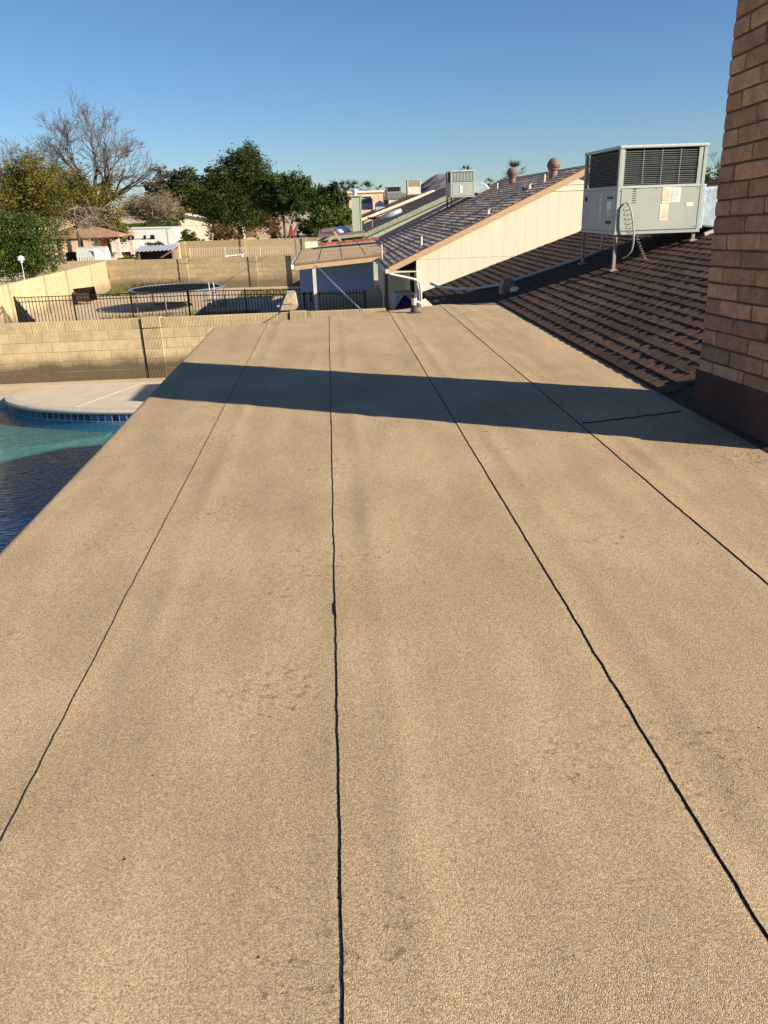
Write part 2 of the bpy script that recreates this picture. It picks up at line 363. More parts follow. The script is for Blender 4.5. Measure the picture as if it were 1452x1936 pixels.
# tiles along the waterline
acc = 0; tl = MB().box((-.070, -.012, .006), (.070, .012, .146)).mesh('pool_tile'); tl.materials.append(M_TILE)
for p, q in zip(crv[:-1], crv[1:]): pass
L = [0]
for p, q in zip(crv[:-1], crv[1:]): L.append(L[-1] + (q - p).length)
def along(s):
    for i in range(len(L) - 1):
        if s <= L[i+1]:
            t = (s - L[i]) / (L[i+1] - L[i]); return crv[i].lerp(crv[i+1], t), (crv[i+1] - crv[i]).normalized()
    return crv[-1], (crv[-1] - crv[-2]).normalized()
s = .1
while s < 5.6:
    for row in range(1):
        p, d = along(s); nr = Vector((d.y, -d.x, 0)); c = p + nr * .012
        piece('pool_tile', tl, (c.x, c.y, -.196 - .156 * row), deck, (0, 0, math.atan2(d.y, d.x)))
    s += .163
gb = MB()
for i in range(len(crv) - 1):
    p, q = crv[i], crv[i+1]; gb.add([(p.x, p.y - .02, -.205), (q.x, q.y - .02, -.205), (q.x, q.y - .02, -.03), (p.x, p.y - .02, -.03)], [(0, 1, 2, 3)])
obj('grout_bed', gb, M_GROUT, deck, fix=False)
ba = MB()
ba.add([(-10.8,6,-1.9),(-2.6,6,-1.9),(-2.6,19,-1.9),(-10.8,19,-1.9)], [(0,1,2,3)])
ba.add([(-10.8,6,-1.9),(-2.6,6,-1.9),(-2.6,6,-.01),(-10.8,6,-.01)], [(3,2,1,0)])
ba.add([(-10.8,6,-1.9),(-10.8,19,-1.9),(-10.8,19,-.01),(-10.8,6,-.01)], [(0,1,2,3)])
ba.add([(-2.6,6,-1.9),(-2.6,19,-1.9),(-2.6,19,-.01),(-2.6,6,-.01)], [(3,2,1,0)])
for i in range(len(crv) - 1):
    p, q = crv[i], crv[i+1]; ba.add([(p.x, p.y-.004, -1.9), (q.x, q.y-.004, -1.9), (q.x, q.y-.004, -.2), (p.x, p.y-.004, -.2)], [(0, 1, 2, 3)])
ba.add([(-10.8,18.33,-1.9),(-7.6,18.33,-1.9),(-7.6,18.33,-.01),(-10.8,18.33,-.01)], [(0,1,2,3)])
struct('pool_basin', ba, M_PLAST, fix=False)
sh = MB(); pl = [(-10.5, 18.3), (-7.7, 18.25), (-6.78, 17.15), (-5.56, 16.6), (-4.9, 16.42), (-5.0, 16.15), (-5.9, 15.75), (-7.2, 15.45), (-8.8, 15.5), (-10.5, 15.9)]
sh.prism([(x, y, -1.89) for x, y in pl], (0, 0, 1.46)); struct('pool_step', sh, M_SHELF)
def watermat():
    mt = bpy.data.materials.new('pool_water'); mt.use_nodes = True; t = mt.node_tree; L_ = t.links
    t.nodes.remove(t.nodes['Principled BSDF']); out = t.nodes['Material Output']
    tr = N(t, 'ShaderNodeBsdfTransparent'); tr.inputs[0].default_value = (.72, .93, .96, 1)
    gl = N(t, 'ShaderNodeBsdfGlossy'); gl.inputs['Roughness'].default_value = .03
    fr = N(t, 'ShaderNodeLayerWeight'); fr.inputs[0].default_value = .5
    ge = N(t, 'ShaderNodeNewGeometry'); mp = N(t, 'ShaderNodeMapping'); mp.inputs['Scale'].default_value = (1.3, 3.6, 1); mp.inputs['Rotation'].default_value = (0, 0, .25); L_.new(ge.outputs['Position'], mp.inputs[0])
    n = N(t, 'ShaderNodeTexNoise'); n.inputs['Scale'].default_value = 4.2; n.inputs['Detail'].default_value = 4; n.inputs['Distortion'].default_value = .5; L_.new(mp.outputs[0], n.inputs['Vector'])
    bp = N(t, 'ShaderNodeBump'); bp.inputs['Strength'].default_value = .7; bp.inputs['Distance'].default_value = .03; L_.new(n.outputs['Fac'], bp.inputs['Height'])
    L_.new(bp.outputs[0], gl.inputs['Normal']); L_.new(bp.outputs[0], fr.inputs['Normal'])
    mx = N(t, 'ShaderNodeMixShader'); L_.new(_math(t, 'ADD', .02, _math(t, 'MULTIPLY', .95, _math(t, 'POWER', fr.outputs['Facing'], 5.0))), mx.inputs[0]); L_.new(tr.outputs[0], mx.inputs[1]); L_.new(gl.outputs[0], mx.inputs[2]); L_.new(mx.outputs[0], out.inputs['Surface'])
    return mt
wa = MB(); wp = [(-10.79, 6.01), (-2.61, 6.01), (-2.61, 16.33)] + [(p.x, p.y + .01) for p in reversed(crv) if p.x < -2.62] + [(-10.79, 18.32)]
wa.add([(x, y, -.2) for x, y in wp], [tuple(range(len(wp)))]); struct('pool_water', wa, watermat(), fix=False)

# ================================================================ OUR HOUSE
house = thing('house', (3, 6, 0), 'nearest house with flat tan roof, brown shingle slope and brick chimney', 'house')
box('wall', (3.05, -3, 0), (14.9, 17.9, 2.0), M_CREAM_SH, house)
RZ = 2.27
def far_y(x): return np.interp(x, [-1.84, -1.02, -.06, .94, 1.87, 2.9], [12.12, 12.42, 12.92, 13.22, 13.80, 13.86])
bx = [-1.84, -1.02, -.06, .94, 1.88, 2.92]
pr = MB(); pr.prism([(-1.80, -2, 2.09), (2.95, -2, 2.09)] + [(x, float(far_y(x)) - .03, 2.09) for x in (2.95, 1.87, .94, -.06, -1.02, -1.80)], (0, 0, .165))
patio = obj('patio_roof', pr, M_BROWNW, house)
for py in (1.5, 7, 11.8):
    box('post', (-1.6, py, 0), (-1.45, py + .15, 2.09), M_WHITE, house)
from mathutils import noise as mn
def und(x, y, k=0):
    a = mn.noise(Vector((x * 2.2, y * .45, 3.1))) * .007
    b = mn.noise(Vector((x * 5.5 + 9, y * .8, 8.7))) * .0034
    c = mn.noise(Vector((x * 9, y * 3.2, 1.7))) * .0009
    return a + b + c
for i in range(5):
    x0, x1 = bx[i], bx[i+1] + (.06 if i < 4 else 0); sh = MB(); nx = 34
    yn, yf0 = -1.9, 14; ys = list(np.arange(yn, 14.05, .055)); v = []; nxx = nx + 1
    for j, y in enumerate(ys):
        for a in range(nxx):
            xx = x0 + (x1 - x0) * a / nx; fy = float(far_y(xx)); yy = yn + (y - yn) * (fy - yn) / (ys[-1] - yn)
            u = xx - x0; lap = .0035 * max(0, 1 - u / .11) if i else 0
            wob = (mn.noise(Vector((i * 7.7, yy * 2.2, 0))) * .0022 + mn.noise(Vector((i * 3.3, yy * 11, 5))) * .004) if (a == 0) else 0
            zz = RZ + und(xx, yy) + lap
            # ridge pressed up along the lap below, as seen beside each seam
            zz += .0065 * math.exp(-((u - .19) / .055) ** 2) * (mn.noise(Vector((i*5, yy*.7, 2))) + .6) if i else 0
            if i < 4 and u > bx[i+1] - x0 + .012: zz -= .004
            if i == 0 and a == 0: zz -= .02 + .004 * mn.noise(Vector((0, yy * 6, 0)))
            v.append((xx + wob, yy, zz))
    f = []
    for j in range(len(ys) - 1):
        for a in range(nx):
            q = j * nxx + a; f.append((q, q + 1, q + nxx + 1, q + nxx))
    sh.add(v, f); obj('roofing_sheet', sh, M_ROOFING, patio, smooth=True, fix=False)
    if i:
        sb = MB(); v = []; f = []; ys2 = list(np.arange(-1.9, float(far_y(x0)), .005))
        for y in ys2:
            wob = mn.noise(Vector((i * 7.7, y * 2.2, 0))) * .0022 + mn.noise(Vector((i * 3.3, y * 11, 5))) * .004 + mn.noise(Vector((i * 1.3, y * 40, 5))) * .0015
            wd = (0, .3, .6, .9, .8)[i] * .0034 + .003 * mn.noise(Vector((i * 11, y * 5, 1))) + .003 * mn.noise(Vector((i * 2, y * 30, 2))) + .005 * mn.noise(Vector((i * 2, y * 95, 7)))
            blob = max(0, mn.noise(Vector((i * 31.7, y * 3.1, 4))) - .45) * .03
            wl = max(.0006, wd) + blob; cx_ = x0 + wob; zb = RZ + und(x0, y)
            v += [(cx_ - wl * 1.3 - .002, y, zb + .0005), (cx_ - wl * .4, y, zb + .0032 + blob * .1), (cx_ + .0012 + blob * .15, y, zb + .0048)]
        for j in range(len(ys2) - 1):
            for a in range(2): q = j * 3 + a; f.append((q, q + 1, q + 4, q + 3))
        sb.add(v, f); obj('seam_bead', sb, M_SEAM, patio, fix=False)
# cross seam near the chimney, with a crumb of tar
v = []; f = []
for j in range(60):
    t = j / 59; x = 1.9 + t * .88; y = 5.72 + t * .2 + mn.noise(Vector((t * 9, 3, 1))) * .02; wd = .006 + .004 * abs(mn.noise(Vector((t * 30, 0, 2)))); zb = RZ + und(x, y) + .006 * (1 if x - 1.88 < .05 else .5)
    v += [(x, y - wd, zb + .001), (x, y, zb + .007), (x, y + wd, zb + .002)]
for j in range(59):
    for a in range(2): q = j * 3 + a; f.append((q, q + 1, q + 4, q + 3))
obj('seam_bead', MB().add(v, f), M_SEAM, patio, fix=False)
# metal edge on the free sides
em = MB()
em.box((-1.836, -2, 2.10), (-1.806, 12.1, 2.240)); obj('drip_edge', em, M_BROWNW, patio)

# loose tar crumbs, grit and leaf litter lying on the roof
def onroof(px, py):
    r_ = CAM @ np.array([(px - 726) / 1450, (py - 968) / 1450, 1.0]); t_ = (RZ - EYE.z) / r_[2]; return r_[0] * t_, r_[1] * t_
def litter(name, label, spots, mt, lo, hi, seed):
    r_ = random.Random(seed); q = MB()
    for (px, py, n, sx, sy) in spots:
        cx, cy = onroof(px, py)
        for k in range(n):
            x, y = cx + r_.gauss(0, sx), cy + r_.gauss(0, sy)
            if not (-1.75 < x < 2.8 and y < 12): continue
            z = RZ + und(x, y) + .0005; l = r_.uniform(lo, hi); a = r_.uniform(0, 6.28); u = Vector((math.cos(a), math.sin(a), 0)) * l; n_ = Vector((-math.sin(a), math.cos(a), 0)) * l * r_.uniform(.2, .7); p = Vector((x, y, z)); h = Vector((0, 0, l * .35))
            q.add([p - u, p - n_, p + u, p + n_, p + h], [(0, 1, 4), (1, 2, 4), (2, 3, 4), (3, 0, 4)])
    o = obj(name, q, mt, fix=False); return tag(o, label, 'debris', kind='stuff')
litter('tar_crumbs', 'black tar crumbs scattered on the flat tan roof', [(590, 945, 26, .018, .05), (665, 1112, 30, .03, .03), (605, 1142, 3, .004, .006), (103, 1069, 3, .006, .01), (1257, 873, 5, .01, .03), (1070, 1257, 3, .006, .008), (1250, 1462, 4, .008, .01), (935, 855, 10, .05, .03), (240, 1860, 3, .004, .004), (80, 1120, 16, .16, .02), (700, 1400, 60, 1.2, 1.6), (700, 800, 50, 1.3, 2.4)], M_SEAM, .0012, .0042, 4)
litter('leaf_litter', 'small dry leaf bits gathered beside the chimney base', [(1430, 872, 90, .10, .10), (1395, 862, 40, .10, .06), (1300, 850, 16, .2, .1)], mat('dry_litter', (.05, .035, .02), .95), .002, .008, 5)

# --- shingle slope
SL = .33; TH = math.atan(SL); EX = .165
def shingle_meshes(mt, n=6, seed=1, t=.011, tab=.007):
    r = random.Random(seed); out = []
    for k in range(n):
        b = MB()
        b.add([(0,0,0),(0,.995,0),(.19,.995,0),(.19,0,0),(0,0,t),(0,.995,t),(.19,.995,.0008),(.19,0,.0008)], [(0,1,2,3)[::-1],(4,7,6,5)[::-1],(0,4,5,1),(1,5,6,2),(2,6,7,3),(3,7,4,0)])
        y = r.uniform(0, .05)
        while y < .93:
            wd = r.uniform(.09, .21); y1 = min(.995, y + wd); lo = -r.uniform(.002, .012); sk = r.uniform(-.012, .012)
            if y1 - y > .05:
                zt = t + tab
                b.add([(lo, y, .002), (lo, y1, .002), (lo, y, zt), (lo, y1, zt), (.17, max(0, y + sk), .0065), (.17, min(.995, y1 + sk), .0065), (.17, max(0, y + sk), 0), (.17, min(.995, y1 + sk), 0)],
                      [(0,1,3,2),(2,3,5,4),(0,2,4,6),(1,7,5,3),(4,5,7,6),(0,6,7,1)])
            y = y1 + r.uniform(.025, .13)
        me = b.mesh('shingle'); me.materials.append(mt); out.append(me)
    return out
def lay_shingles(parent, meshes, xs, z0, slope, ex, yr, ridge, most=300, seed=3, skip=None):
    r = random.Random(seed); th = math.atan(slope); dx = ex * math.cos(th); spots = []
    k = 0
    while xs + k * dx < ridge - .08:
        x = xs + k * dx; y0, y1 = yr(x); y = y0 - r.uniform(0, .9)
        while y < y1:
            a, b = max(y, y0), min(y + 1, y1)
            if b - a > .12 and not (skip and skip(x, a, b)): spots.append((x, a, b - a))
            y += 1.0
        k += 1
    spots.sort(key=lambda s_: (s_[1] + s_[2] < 6.05, s_[0]**2 + (s_[1] + s_[2]/2)**2))
    rest = MB()
    for i, (x, y, l) in enumerate(spots):
        z = z0 + slope * (x - xs); me = meshes[r.randrange(len(meshes))]; x += r.uniform(-.004, .004)
        if i < most: piece('shingle', me, (x, y, z), parent, (0, -th + r.uniform(-.006, .006), r.uniform(-.002, .002)), (1, l, 1))
        else:
            mt_ = Matrix.Translation((x, y, z)) @ Matrix.Rotation(-th, 4, 'Y') @ Matrix.Diagonal((1, l, 1, 1))
            rest.add([mt_ @ v_.co for v_ in me.vertices], [tuple(p.vertices) for p in me.polygons])
    if rest.v: tag(obj('shingle_field', rest, meshes[0].materials[0], parent, fix=False), kind='stuff')
def zr(x): return RZ + .004 + SL * (x - 2.86)
XR = 10.3; RK = 18.35
rf = MB()
def slab(mb, pts, t=.12): mb.prism(pts, (0, 0, -t))
slab(rf, [(2.88, -3, zr(2.88) - .003), (XR, -3, zr(XR) - .003), (XR, RK, zr(XR) - .003), (2.14, RK, zr(2.14) - .003), (2.14, 13.9, zr(2.14) - .003), (2.88, 13.87, zr(2.88) - .003)])
slab(rf, [(XR, -3, zr(XR) - .003), (2*XR - 2.5, -3, zr(2.5) - .003), (2*XR - 2.5, RK, zr(2.5) - .003), (XR, RK, zr(XR) - .003)])
sroof = obj('shingle_roof', rf, M_SHING, house)
SHM = shingle_meshes(M_SHING, 8, 1)
lay_shingles(sroof, SHM, 2.12, zr(2.12), SL, EX, lambda x: (-1.5 if x > 2.84 else 13.9, RK), XR, 300, 3, lambda x, a, b: x < 4.28 and b > 4.8 and a < 5.99)
# rake board on the far end, ridge caps
rb = MB(); rb.prism([(2.10, RK + .002, zr(2.10) - .16), (XR, RK + .002, zr(XR) - .16), (XR, RK + .002, zr(XR) + .004), (2.10, RK + .002, zr(2.10) + .004)], (0, .03, 0)); obj('rake_board', rb, M_BROWNW, sroof)
gb_ = MB(); gb_.prism([(3.1, 17.88, 1.9), (17.4, 17.88, 1.9), (17.4, 17.88, 2.2), (XR, 17.88, zr(XR) - .14), (3.1, 17.88, zr(3.1) - .13)], (0, .04, 0)); obj('gable_wall', gb_, M_CREAM_SH, house)

# --- chimney of slump block
chim = obj('chimney', MB().box((2.9405, 4.8605, 2.2), (4.24, 5.992, 6.30)), M_MORTAR, house)
def brickmesh(l, seed):
    r = random.Random(seed); b = MB(); h = .1005; d = .10
    # rounded, slumped block: front face bulges and edges are eased
    ys = [0, .012, l * .3, l * .7, l - .012, l]; zs = [0, .010, h * .5, h - .012, h]; v = []
    for j, y in enumerate(ys):
        for k, z in enumerate(zs):
            ed = (j in (0, len(ys)-1)) + (k in (0, len(zs)-1))
            x = [-.004, .0005, .008][ed] + r.uniform(-.0015, .0015)
            v.append((x, y + (r.uniform(-.004, .004) if ed else 0), z + (r.uniform(-.003, .003) if ed else 0)))
    n = len(zs); f = []
    for j in range(len(ys) - 1):
        for k in range(n - 1): q = j * n + k; f.append((q, q + 1, q + n + 1, q + n))
    m0 = len(v); v += [(d, 0, 0), (d, l, 0), (d, l, h), (d, 0, h)]; e = (len(ys) - 1) * n
    f += [(0, e, m0 + 1, m0), (n - 1, m0 + 3, m0 + 2, e + n - 1), (0, m0, m0 + 3, n - 1), (e, e + n - 1, m0 + 2, m0 + 1), (m0, m0 + 1, m0 + 2, m0 + 3)]
    # side faces keep their in-between points
    f = f[:-3] + [tuple([m0, m0 + 3] + list(range(n - 1, -1, -1))), tuple([m0 + 2, m0 + 1] + list(range(e, e + n))), (m0, m0 + 1, m0 + 2, m0 + 3)]
    f[-5] = tuple([m0] + [j * n for j in range(len(ys))] + [m0 + 1]); f[-4] = tuple([m0 + 2] + [j * n + n - 1 for j in range(len(ys) - 1, -1, -1)] + [m0 + 3])
    b.add(v, f); me = b.mesh('brick'); me.materials.append(M_BRICK); me.polygons.foreach_set('use_smooth', [False] * len(me.polygons)); return me
BL = [brickmesh(.453, k) for k in range(5)]; BH = [brickmesh(.217, 20 + k) for k in range(3)]
rr = random.Random(5); CH = .1175; Yf = 6.0
for c in range(34):
    z = 2.27 + .31 + c * CH
    if z > 6.2: break
    y = Yf
    first = (c % 2 == 0)
    # face towards the camera side (-x): run from the far corner to the near one
    while y > 4.87:
        l = .234 if (first and y == Yf) else .470
        l = min(l, y - 4.85) if y - l < 4.85 + .1 else l
        me = rr.choice(BH if l < .3 else BL)
        piece('brick', me, (2.931 + rr.uniform(-.004, .003), y - l + .0085, z + rr.uniform(-.002, .002)), chim, (rr.uniform(-.006, .006), 0, rr.uniform(-.006, .006)), (1, (l - .017) / (.217 if l < .3 else .453), 1))
        y -= l
    # the near face (-y)
    x = 3.04
    while x < 4.2:
        l = min(.234 if (not first and x == 3.04) else .470, 4.25 - x)
        me = rr.choice(BH if l < .3 else BL)
        piece('brick', me, (x + l - .006, 4.852, z), chim, (0, 0, math.pi / 2), (1, (l - .017) / (.217 if l < .3 else .453), 1)); x += l
fl = MB()
fl.box((2.916, 4.83, 2.262), (4.30, 6.02, 2.60))
obj('flashing', fl, M_FLASH, chim, bevel=.006)
chim.rotation_euler = (R(-2.2), 0, 0); chim.location = (0, -.088, 0)
box('cap', (2.85, 4.77, 6.30), (4.33, 6.08, 6.42), M_MORTAR, chim)

# --- plumbing vent, vent hood and conduit on the roof
vp = obj('vent_pipe', MB().lathe((1.34, 12.87, RZ), [(.045, 0), (.045, .30), (.036, .30), (.036, .2)], 14), M_PVC, house, smooth=False)
obj('pipe_boot', MB().lathe((1.34, 12.87, RZ), [(.12, .0), (.12, .008), (.062, .014), (.056, .12), (.047, .125)], 16), M_BOOT, vp)
obj('pipe_collar', MB().lathe((1.34, 12.87, RZ), [(.050, .235), (.052, .31), (.040, .312)], 14), M_BOOT, vp)
obj('side_stub', MB().tube([(1.36, 12.86, RZ + .17), (1.43, 12.84, RZ + .155), (1.455, 12.83, RZ + .13)], [.028, .026, .02], 8), M_PVC, vp)
hb = MB(); hx, hy = 3.17, 14.15; hz = zr(hx)
pts = [(hx - .11, hz - .03), (hx + .14, hz + .04), (hx + .13, hz + .20), (hx + .06, hz + .265), (hx - .02, hz + .27), (hx - .085, hz + .22), (hx - .11, hz + .12)]
hood = obj('vent_hood', MB().prism([(x, hy - .02, z) for x, z in pts], (0, .26, 0)), M_TURB, house, bevel=.012)
obj('hood_throat', MB().lathe((hx + .12, hy - .05, hz - .02), [(.085, 0), (.085, .10), (.06, .13), (.02, .14)], 14), M_PVC, hood)
cpts = [(2.30, 18.3, 2.22), (2.36, 17.5, 2.22), (2.55, 16.6, 2.25), (2.85, 15.65, 2.33), (3.2, 15.02, 2.45), (3.6, 14.85, 2.58), (4.18, 14.72, 2.76), (4.86, 14.6, 2.98), (5.0, 14.58, 3.03)]
obj('conduit', MB().tube([Vector(p) for p in cpts], .026, 10), M_CONDUIT, house, smooth=True)
obj('conduit_riser', MB().tube([(4.98, 14.58, 3.0), (5.0, 14.58, 3.12), (5.02, 14.6, 3.42)], .024, 10), M_CONDUIT, house, smooth=True)

# ================================================================ AIR CONDITIONERS
def make_ac(x0, y0, z0, W, D, H, roofz, label, big=True, nl=17, body=None, louv=None, vertical=False, cat='air conditioner', leaves=True):
    body = body or M_ACG; louv = louv or M_LOUV
    t = thing('air_conditioner', (x0 + W/2, y0 + D/2, z0), label, cat, 'rooftop air conditioners')
    x1, y1, z1 = x0 + W, y0 + D, z0 + H; zm = z0 + H * .52
    box('coil', (x0 + .07, y0 + .07, zm), (x1 - .07, y1 - .07, z1 - .03), M_ACD, t)
    cab = box('cabinet', (x0 + .015, y0 + .015, z0), (x1 - .015, y1 - .015, zm), body, t, bevel=.008)
    # corner posts and bands
    fr = .055
    for (a, b) in ((x0, y0), (x1 - fr, y0), (x0, y1 - fr), (x1 - fr, y1 - fr)):
        box('corner_post', (a, b, z0 - .002), (a + fr, b + fr, z1 - .03), body, t, bevel=.006)
    lid = box('top_cover', (x0 - .012, y0 - .012, z1 - .045), (x1 + .012, y1 + .012, z1), M_ACG2, t, bevel=.012)
    box('band', (x0 + fr + .002, y0 + .003, zm - .01), (x1 - fr - .002, y0 + .05, zm + .028), M_ACG2, t)
    box('band', (x0 + .003, y0 + fr + .002, zm - .01), (x0 + .05, y1 - fr - .002, zm + .028), body, t)
    box('base_rail', (x0 - .004, y0 - .004, z0 - .035), (x1 + .004, y0 + .05, z0 + .006), body, t)
    box('base_rail', (x0 - .004, y1 - .05, z0 - .035), (x1 + .004, y1 + .004, z0 + .006), body, t)
    box('base_rail', (x0 - .003, y0 + .052, z0 - .035), (x0 + .05, y1 - .052, z0 + .006), body, t)
    # louvres
    lo, hi = zm + .045, z1 - .065
    if not vertical:
        a0, a1 = x0 + fr + .03, x1 - fr - .07
        dz = (hi - lo) / nl
        lm = MB().prism([(0, 0, 0), (0, .045, dz * .62), (0, .048, dz * .56), (0, .005, -.006)], (a1 - a0, 0, 0)).mesh('louver'); lm.materials.append(louv)
        for k in range(nl): piece('louver', lm, (a0, y0 + .012, lo + k * dz), t, (rng.uniform(-.02, .02), rng.uniform(-.004, .004), 0))
        b0, b1 = y0 + fr + .02, y1 - fr - .02
        lm2 = MB().prism([(0, 0, 0), (.045, 0, dz * .62), (.048, 0, dz * .56), (.005, 0, -.006)], (0, b1 - b0, 0)).mesh('louver'); lm2.materials.append(louv)
        for k in range(nl): piece('louver', lm2, (x0 + .012, b0, lo + k * dz), t)
        for a, b in ((x0 + fr, x0 + fr + .032), (x1 - fr - .07, x1 - fr - .004)): box('grille_side', (a, y0 + .008, lo - .015), (b, y0 + .03, hi + .015), body, t)
        for q in (.25, .5, .75): box('grille_wire', (a0 + (a1 - a0) * q, y0 + .004, lo), (a0 + (a1 - a0) * q + .004, y0 + .009, hi), M_ACG2, t)
    else:
        nlv = 14; a0, a1 = x0 + fr + .02, x1 - fr - .02; dx = (a1 - a0) / nlv
        lm = MB().box((0, 0, 0), (dx * .5, .02, hi - lo)).mesh('slat'); lm.materials.append(louv)
        for k in range(nlv): piece('slat', lm, (a0 + k * dx, y0 + .01, lo), t)
    # access panels
    box('access_panel', (x0 + fr + .01, y0 - .001, z0 + .02), (x1 - fr - .01, y0 + .012, zm - .02), body, t, bevel=.004)
    ym = y0 + D * .78
    box('access_panel', (x0 - .001, y0 + fr + .01, z0 + .02), (x0 + .012, ym - .006, zm - .02), body, t, bevel=.004)
    box('access_panel', (x0 - .001, ym + .006, z0 + .02), (x0 + .012, y1 - fr - .01, zm - .02), body, t, bevel=.004)
    # stand
    lw = .045
    for (a, b) in ((x0 + .02, y0 + .03), (x0 + .02, y1 - .08), (x1 - .09, y0 + .03), (x1 - .09, y1 - .08)):
        box('leg', (a, b, roofz(a) + .0), (a + lw, b + lw, z0 - .036), M_STEEL if big else M_DARKMETAL, t)
        box('foot', (a - .04, b - .03, roofz(a) + .002), (a + lw + .04, b + lw + .03, roofz(a) + .03), M_STEEL if big else M_DARKMETAL, t)
    return t, zm
def our(x): return zr(x) + .012
AX, AY, AZ, AW, AD, AH = 4.47, 12.5, 3.41, 1.36, 1.70, 1.235
ac, azm = make_ac(AX, AY, AZ, AW, AD, AH, our, 'large grey-green air conditioner on steel legs on the near brown shingle roof')
# stickers, vents and badge
M_STK1 = mat('cream_sticker', (.80, .70, .50), .7); M_STK2 = mat('white_sticker', (.80, .79, .72), .7); M_FADE = mat('faded_print', (.42, .38, .30), .8); M_DARKP = mat('dark_print', (.06, .06, .06), .7)
yy = AY - .0045
def stick(a, b, mt, n='sticker'): return box(n, (AX + a[0], yy, AZ + a[1]), (AX + b[0], yy + .004, AZ + b[1]), mt, ac)
stick((.71, .40), (.86, .63), M_STK1); stick((.865, .41), (1.0, .625), M_STK2); stick((.69, .15), (.83, .39), M_STK1); stick((1.10, .345), (1.22, .40), M_STK2)
for k in range(7): stick((.245, .42 + k * .032), (.30, .430 + k * .032), M_DARKP, 'vent_slot')
xs_ = AX - .0045
def stick2(y, z, dy, dz, mt, n='sticker'): return box(n, (xs_, AY + y, AZ + z), (xs_ + .004, AY + y + dy, AZ + z + dz), mt, ac)
stick2(.22, .24, .20, .085, M_ACG2); stick2(.22, .33, .20, .12, M_STK2); stick2(.18, .49, .26, .035, M_DARKP); stick2(.20, .12, .24, .05, M_DARKP); stick2(.66, .15, .13, .42, M_ACG2)
obj('badge', MB().prism([(xs_, AY + 1.50 + .07 * math.cos(a), AZ + .50 + .042 * math.sin(a)) for a in np.linspace(0, 2 * math.pi, 18)[:-1]], (-.004, 0, 0)), M_NAVY, ac)
for px, pz in ((.06, .6), (.06, .05), (.62, .62), (1.28, .05), (1.28, .6), (.66, .02)): 
    obj('screw', MB().lathe((AX + px, AY - .006, AZ + pz), [(.008, 0), (.008, .006), (.003, .009)], 8), M_GALV, ac)
for (a, z0_, n_, w_) in ((.72, .44, 6, .12), (.875, .45, 5, .10), (.70, .20, 6, .11), (1.115, .365, 1, .09)):
    for k in range(n_): box('print_line', (AX + a, yy - .0012, AZ + z0_ + k * .03), (AX + a + w_ * (1, .8, .95, .7, .9, .6)[k], yy - .0002, AZ + z0_ + k * .03 + .006), M_FADE, ac)
# electrical whip and coiled thermostat wire
wb = [(.14, -.02, .43), (.17, -.07, .40), (.21, -.09, .30), (.24, -.10, .16), (.27, -.10, .0), (.285, -.09, -.15), (.275, -.06, -.28), (.23, -.01, -.36), (.20, .1, -.40)]
obj('electrical_whip', MB().tube([Vector((AX + a, AY + b, AZ + c)) for a, b, c in wb], .013, 8), M_HOSE, ac, smooth=True)
hx_ = []
for k in range(150):
    t_ = k / 149; a = t_ * 2 * math.pi * 17; c0 = Vector((AX + .20, AY - .03, AZ + .42)).lerp(Vector((AX + .52, AY - .06, AZ - .42)), t_) + Vector((0, 0, -.10 * math.sin(math.pi * t_)))
    hx_.append(c0 + Vector((math.cos(a) * .022, math.sin(a) * .022, 0)))
obj('coiled_wire', MB().tube(hx_, .0035, 4), M_HOSE, ac)
# foil wrapped supply duct: leaves the right side, bends down into the roof
dl = [(5.86, 4.02), (6.15, 4.04), (6.75, 3.98), (7.25, 3.86), (7.35, 3.62), (6.98, zr(6.98) - .02), (6.35, zr(6.35) - .02), (6.12, 3.42), (5.86, 3.46)]
dk = MB(); dk.prism([(x, 12.62, z) for x, z in dl], (0, 1.15, 0)); duct = obj('duct', dk, M_FOIL, ac, bevel=.03)
dc = MB(); dc.box((5.845, 12.56, 3.42), (5.90, 13.82, 4.07)); obj('duct_collar', dc, M_FOIL, ac, bevel=.012)
df = MB(); df.prism([(6.25, 12.5, zr(6.25) + .016), (7.1, 12.5, zr(7.1) + .016), (7.1, 12.5, zr(7.1) + .05), (6.25, 12.5, zr(6.25) + .05)], (0, 1.4, 0)); obj('duct_curb', df, M_GUTTER, ac)
rl = MB().bar((5.95, 12.55, zr(5.95) + .04), (6.7, 12.45, zr(6.7) + .05), .05, .05); obj('support_rail', rl, M_PVC, ac)

# ================================================================ CREAM HOUSE
ch = thing('house', (6, 27, 0), 'cream gabled house with grey-brown shingle roof beside the near shingle slope', 'house')
CS = .435; CX0, CXR = 1.60, 7.05; CY0, CY1 = 22.0, 33.5
def cz(x): return 2.37 + CS * (x - CX0)
XE = 2.39; GY = 22.10; XE2 = 2 * CXR - XE
rf = MB(); slab(rf, [(CX0, CY0, cz(CX0)), (CXR, CY0, cz(CXR)), (CXR, CY1, cz(CXR)), (CX0, CY1, cz(CX0))], .10); slab(rf, [(CXR, CY0, cz(CXR)), (2*CXR - CX0, CY0, cz(CX0)), (2*CXR - CX0, CY1, cz(CX0)), (CXR, CY1, cz(CXR))], .10)
croof = obj('shingle_roof', rf, M_SHING2, ch)
lay_shingles(croof, shingle_meshes(M_SHING2, 6, 9, t=.014, tab=.007), CX0 - .01, cz(CX0) + .004, CS, .172, lambda x: (CY0 - .01, CY1), CXR, 300, 8)
cap = MB()
for k in range(38):
    y = CY0 + k * .30; cap.prism([(CXR - .16, y, cz(CXR - .16) + .012), (CXR, y, cz(CXR) + .035), (CXR + .16, y, cz(CXR - .16) + .012), (CXR, y, cz(CXR) + .005)], (0, .29, 0))
tag(obj('ridge_caps', cap, M_SHING2, croof), kind='stuff')
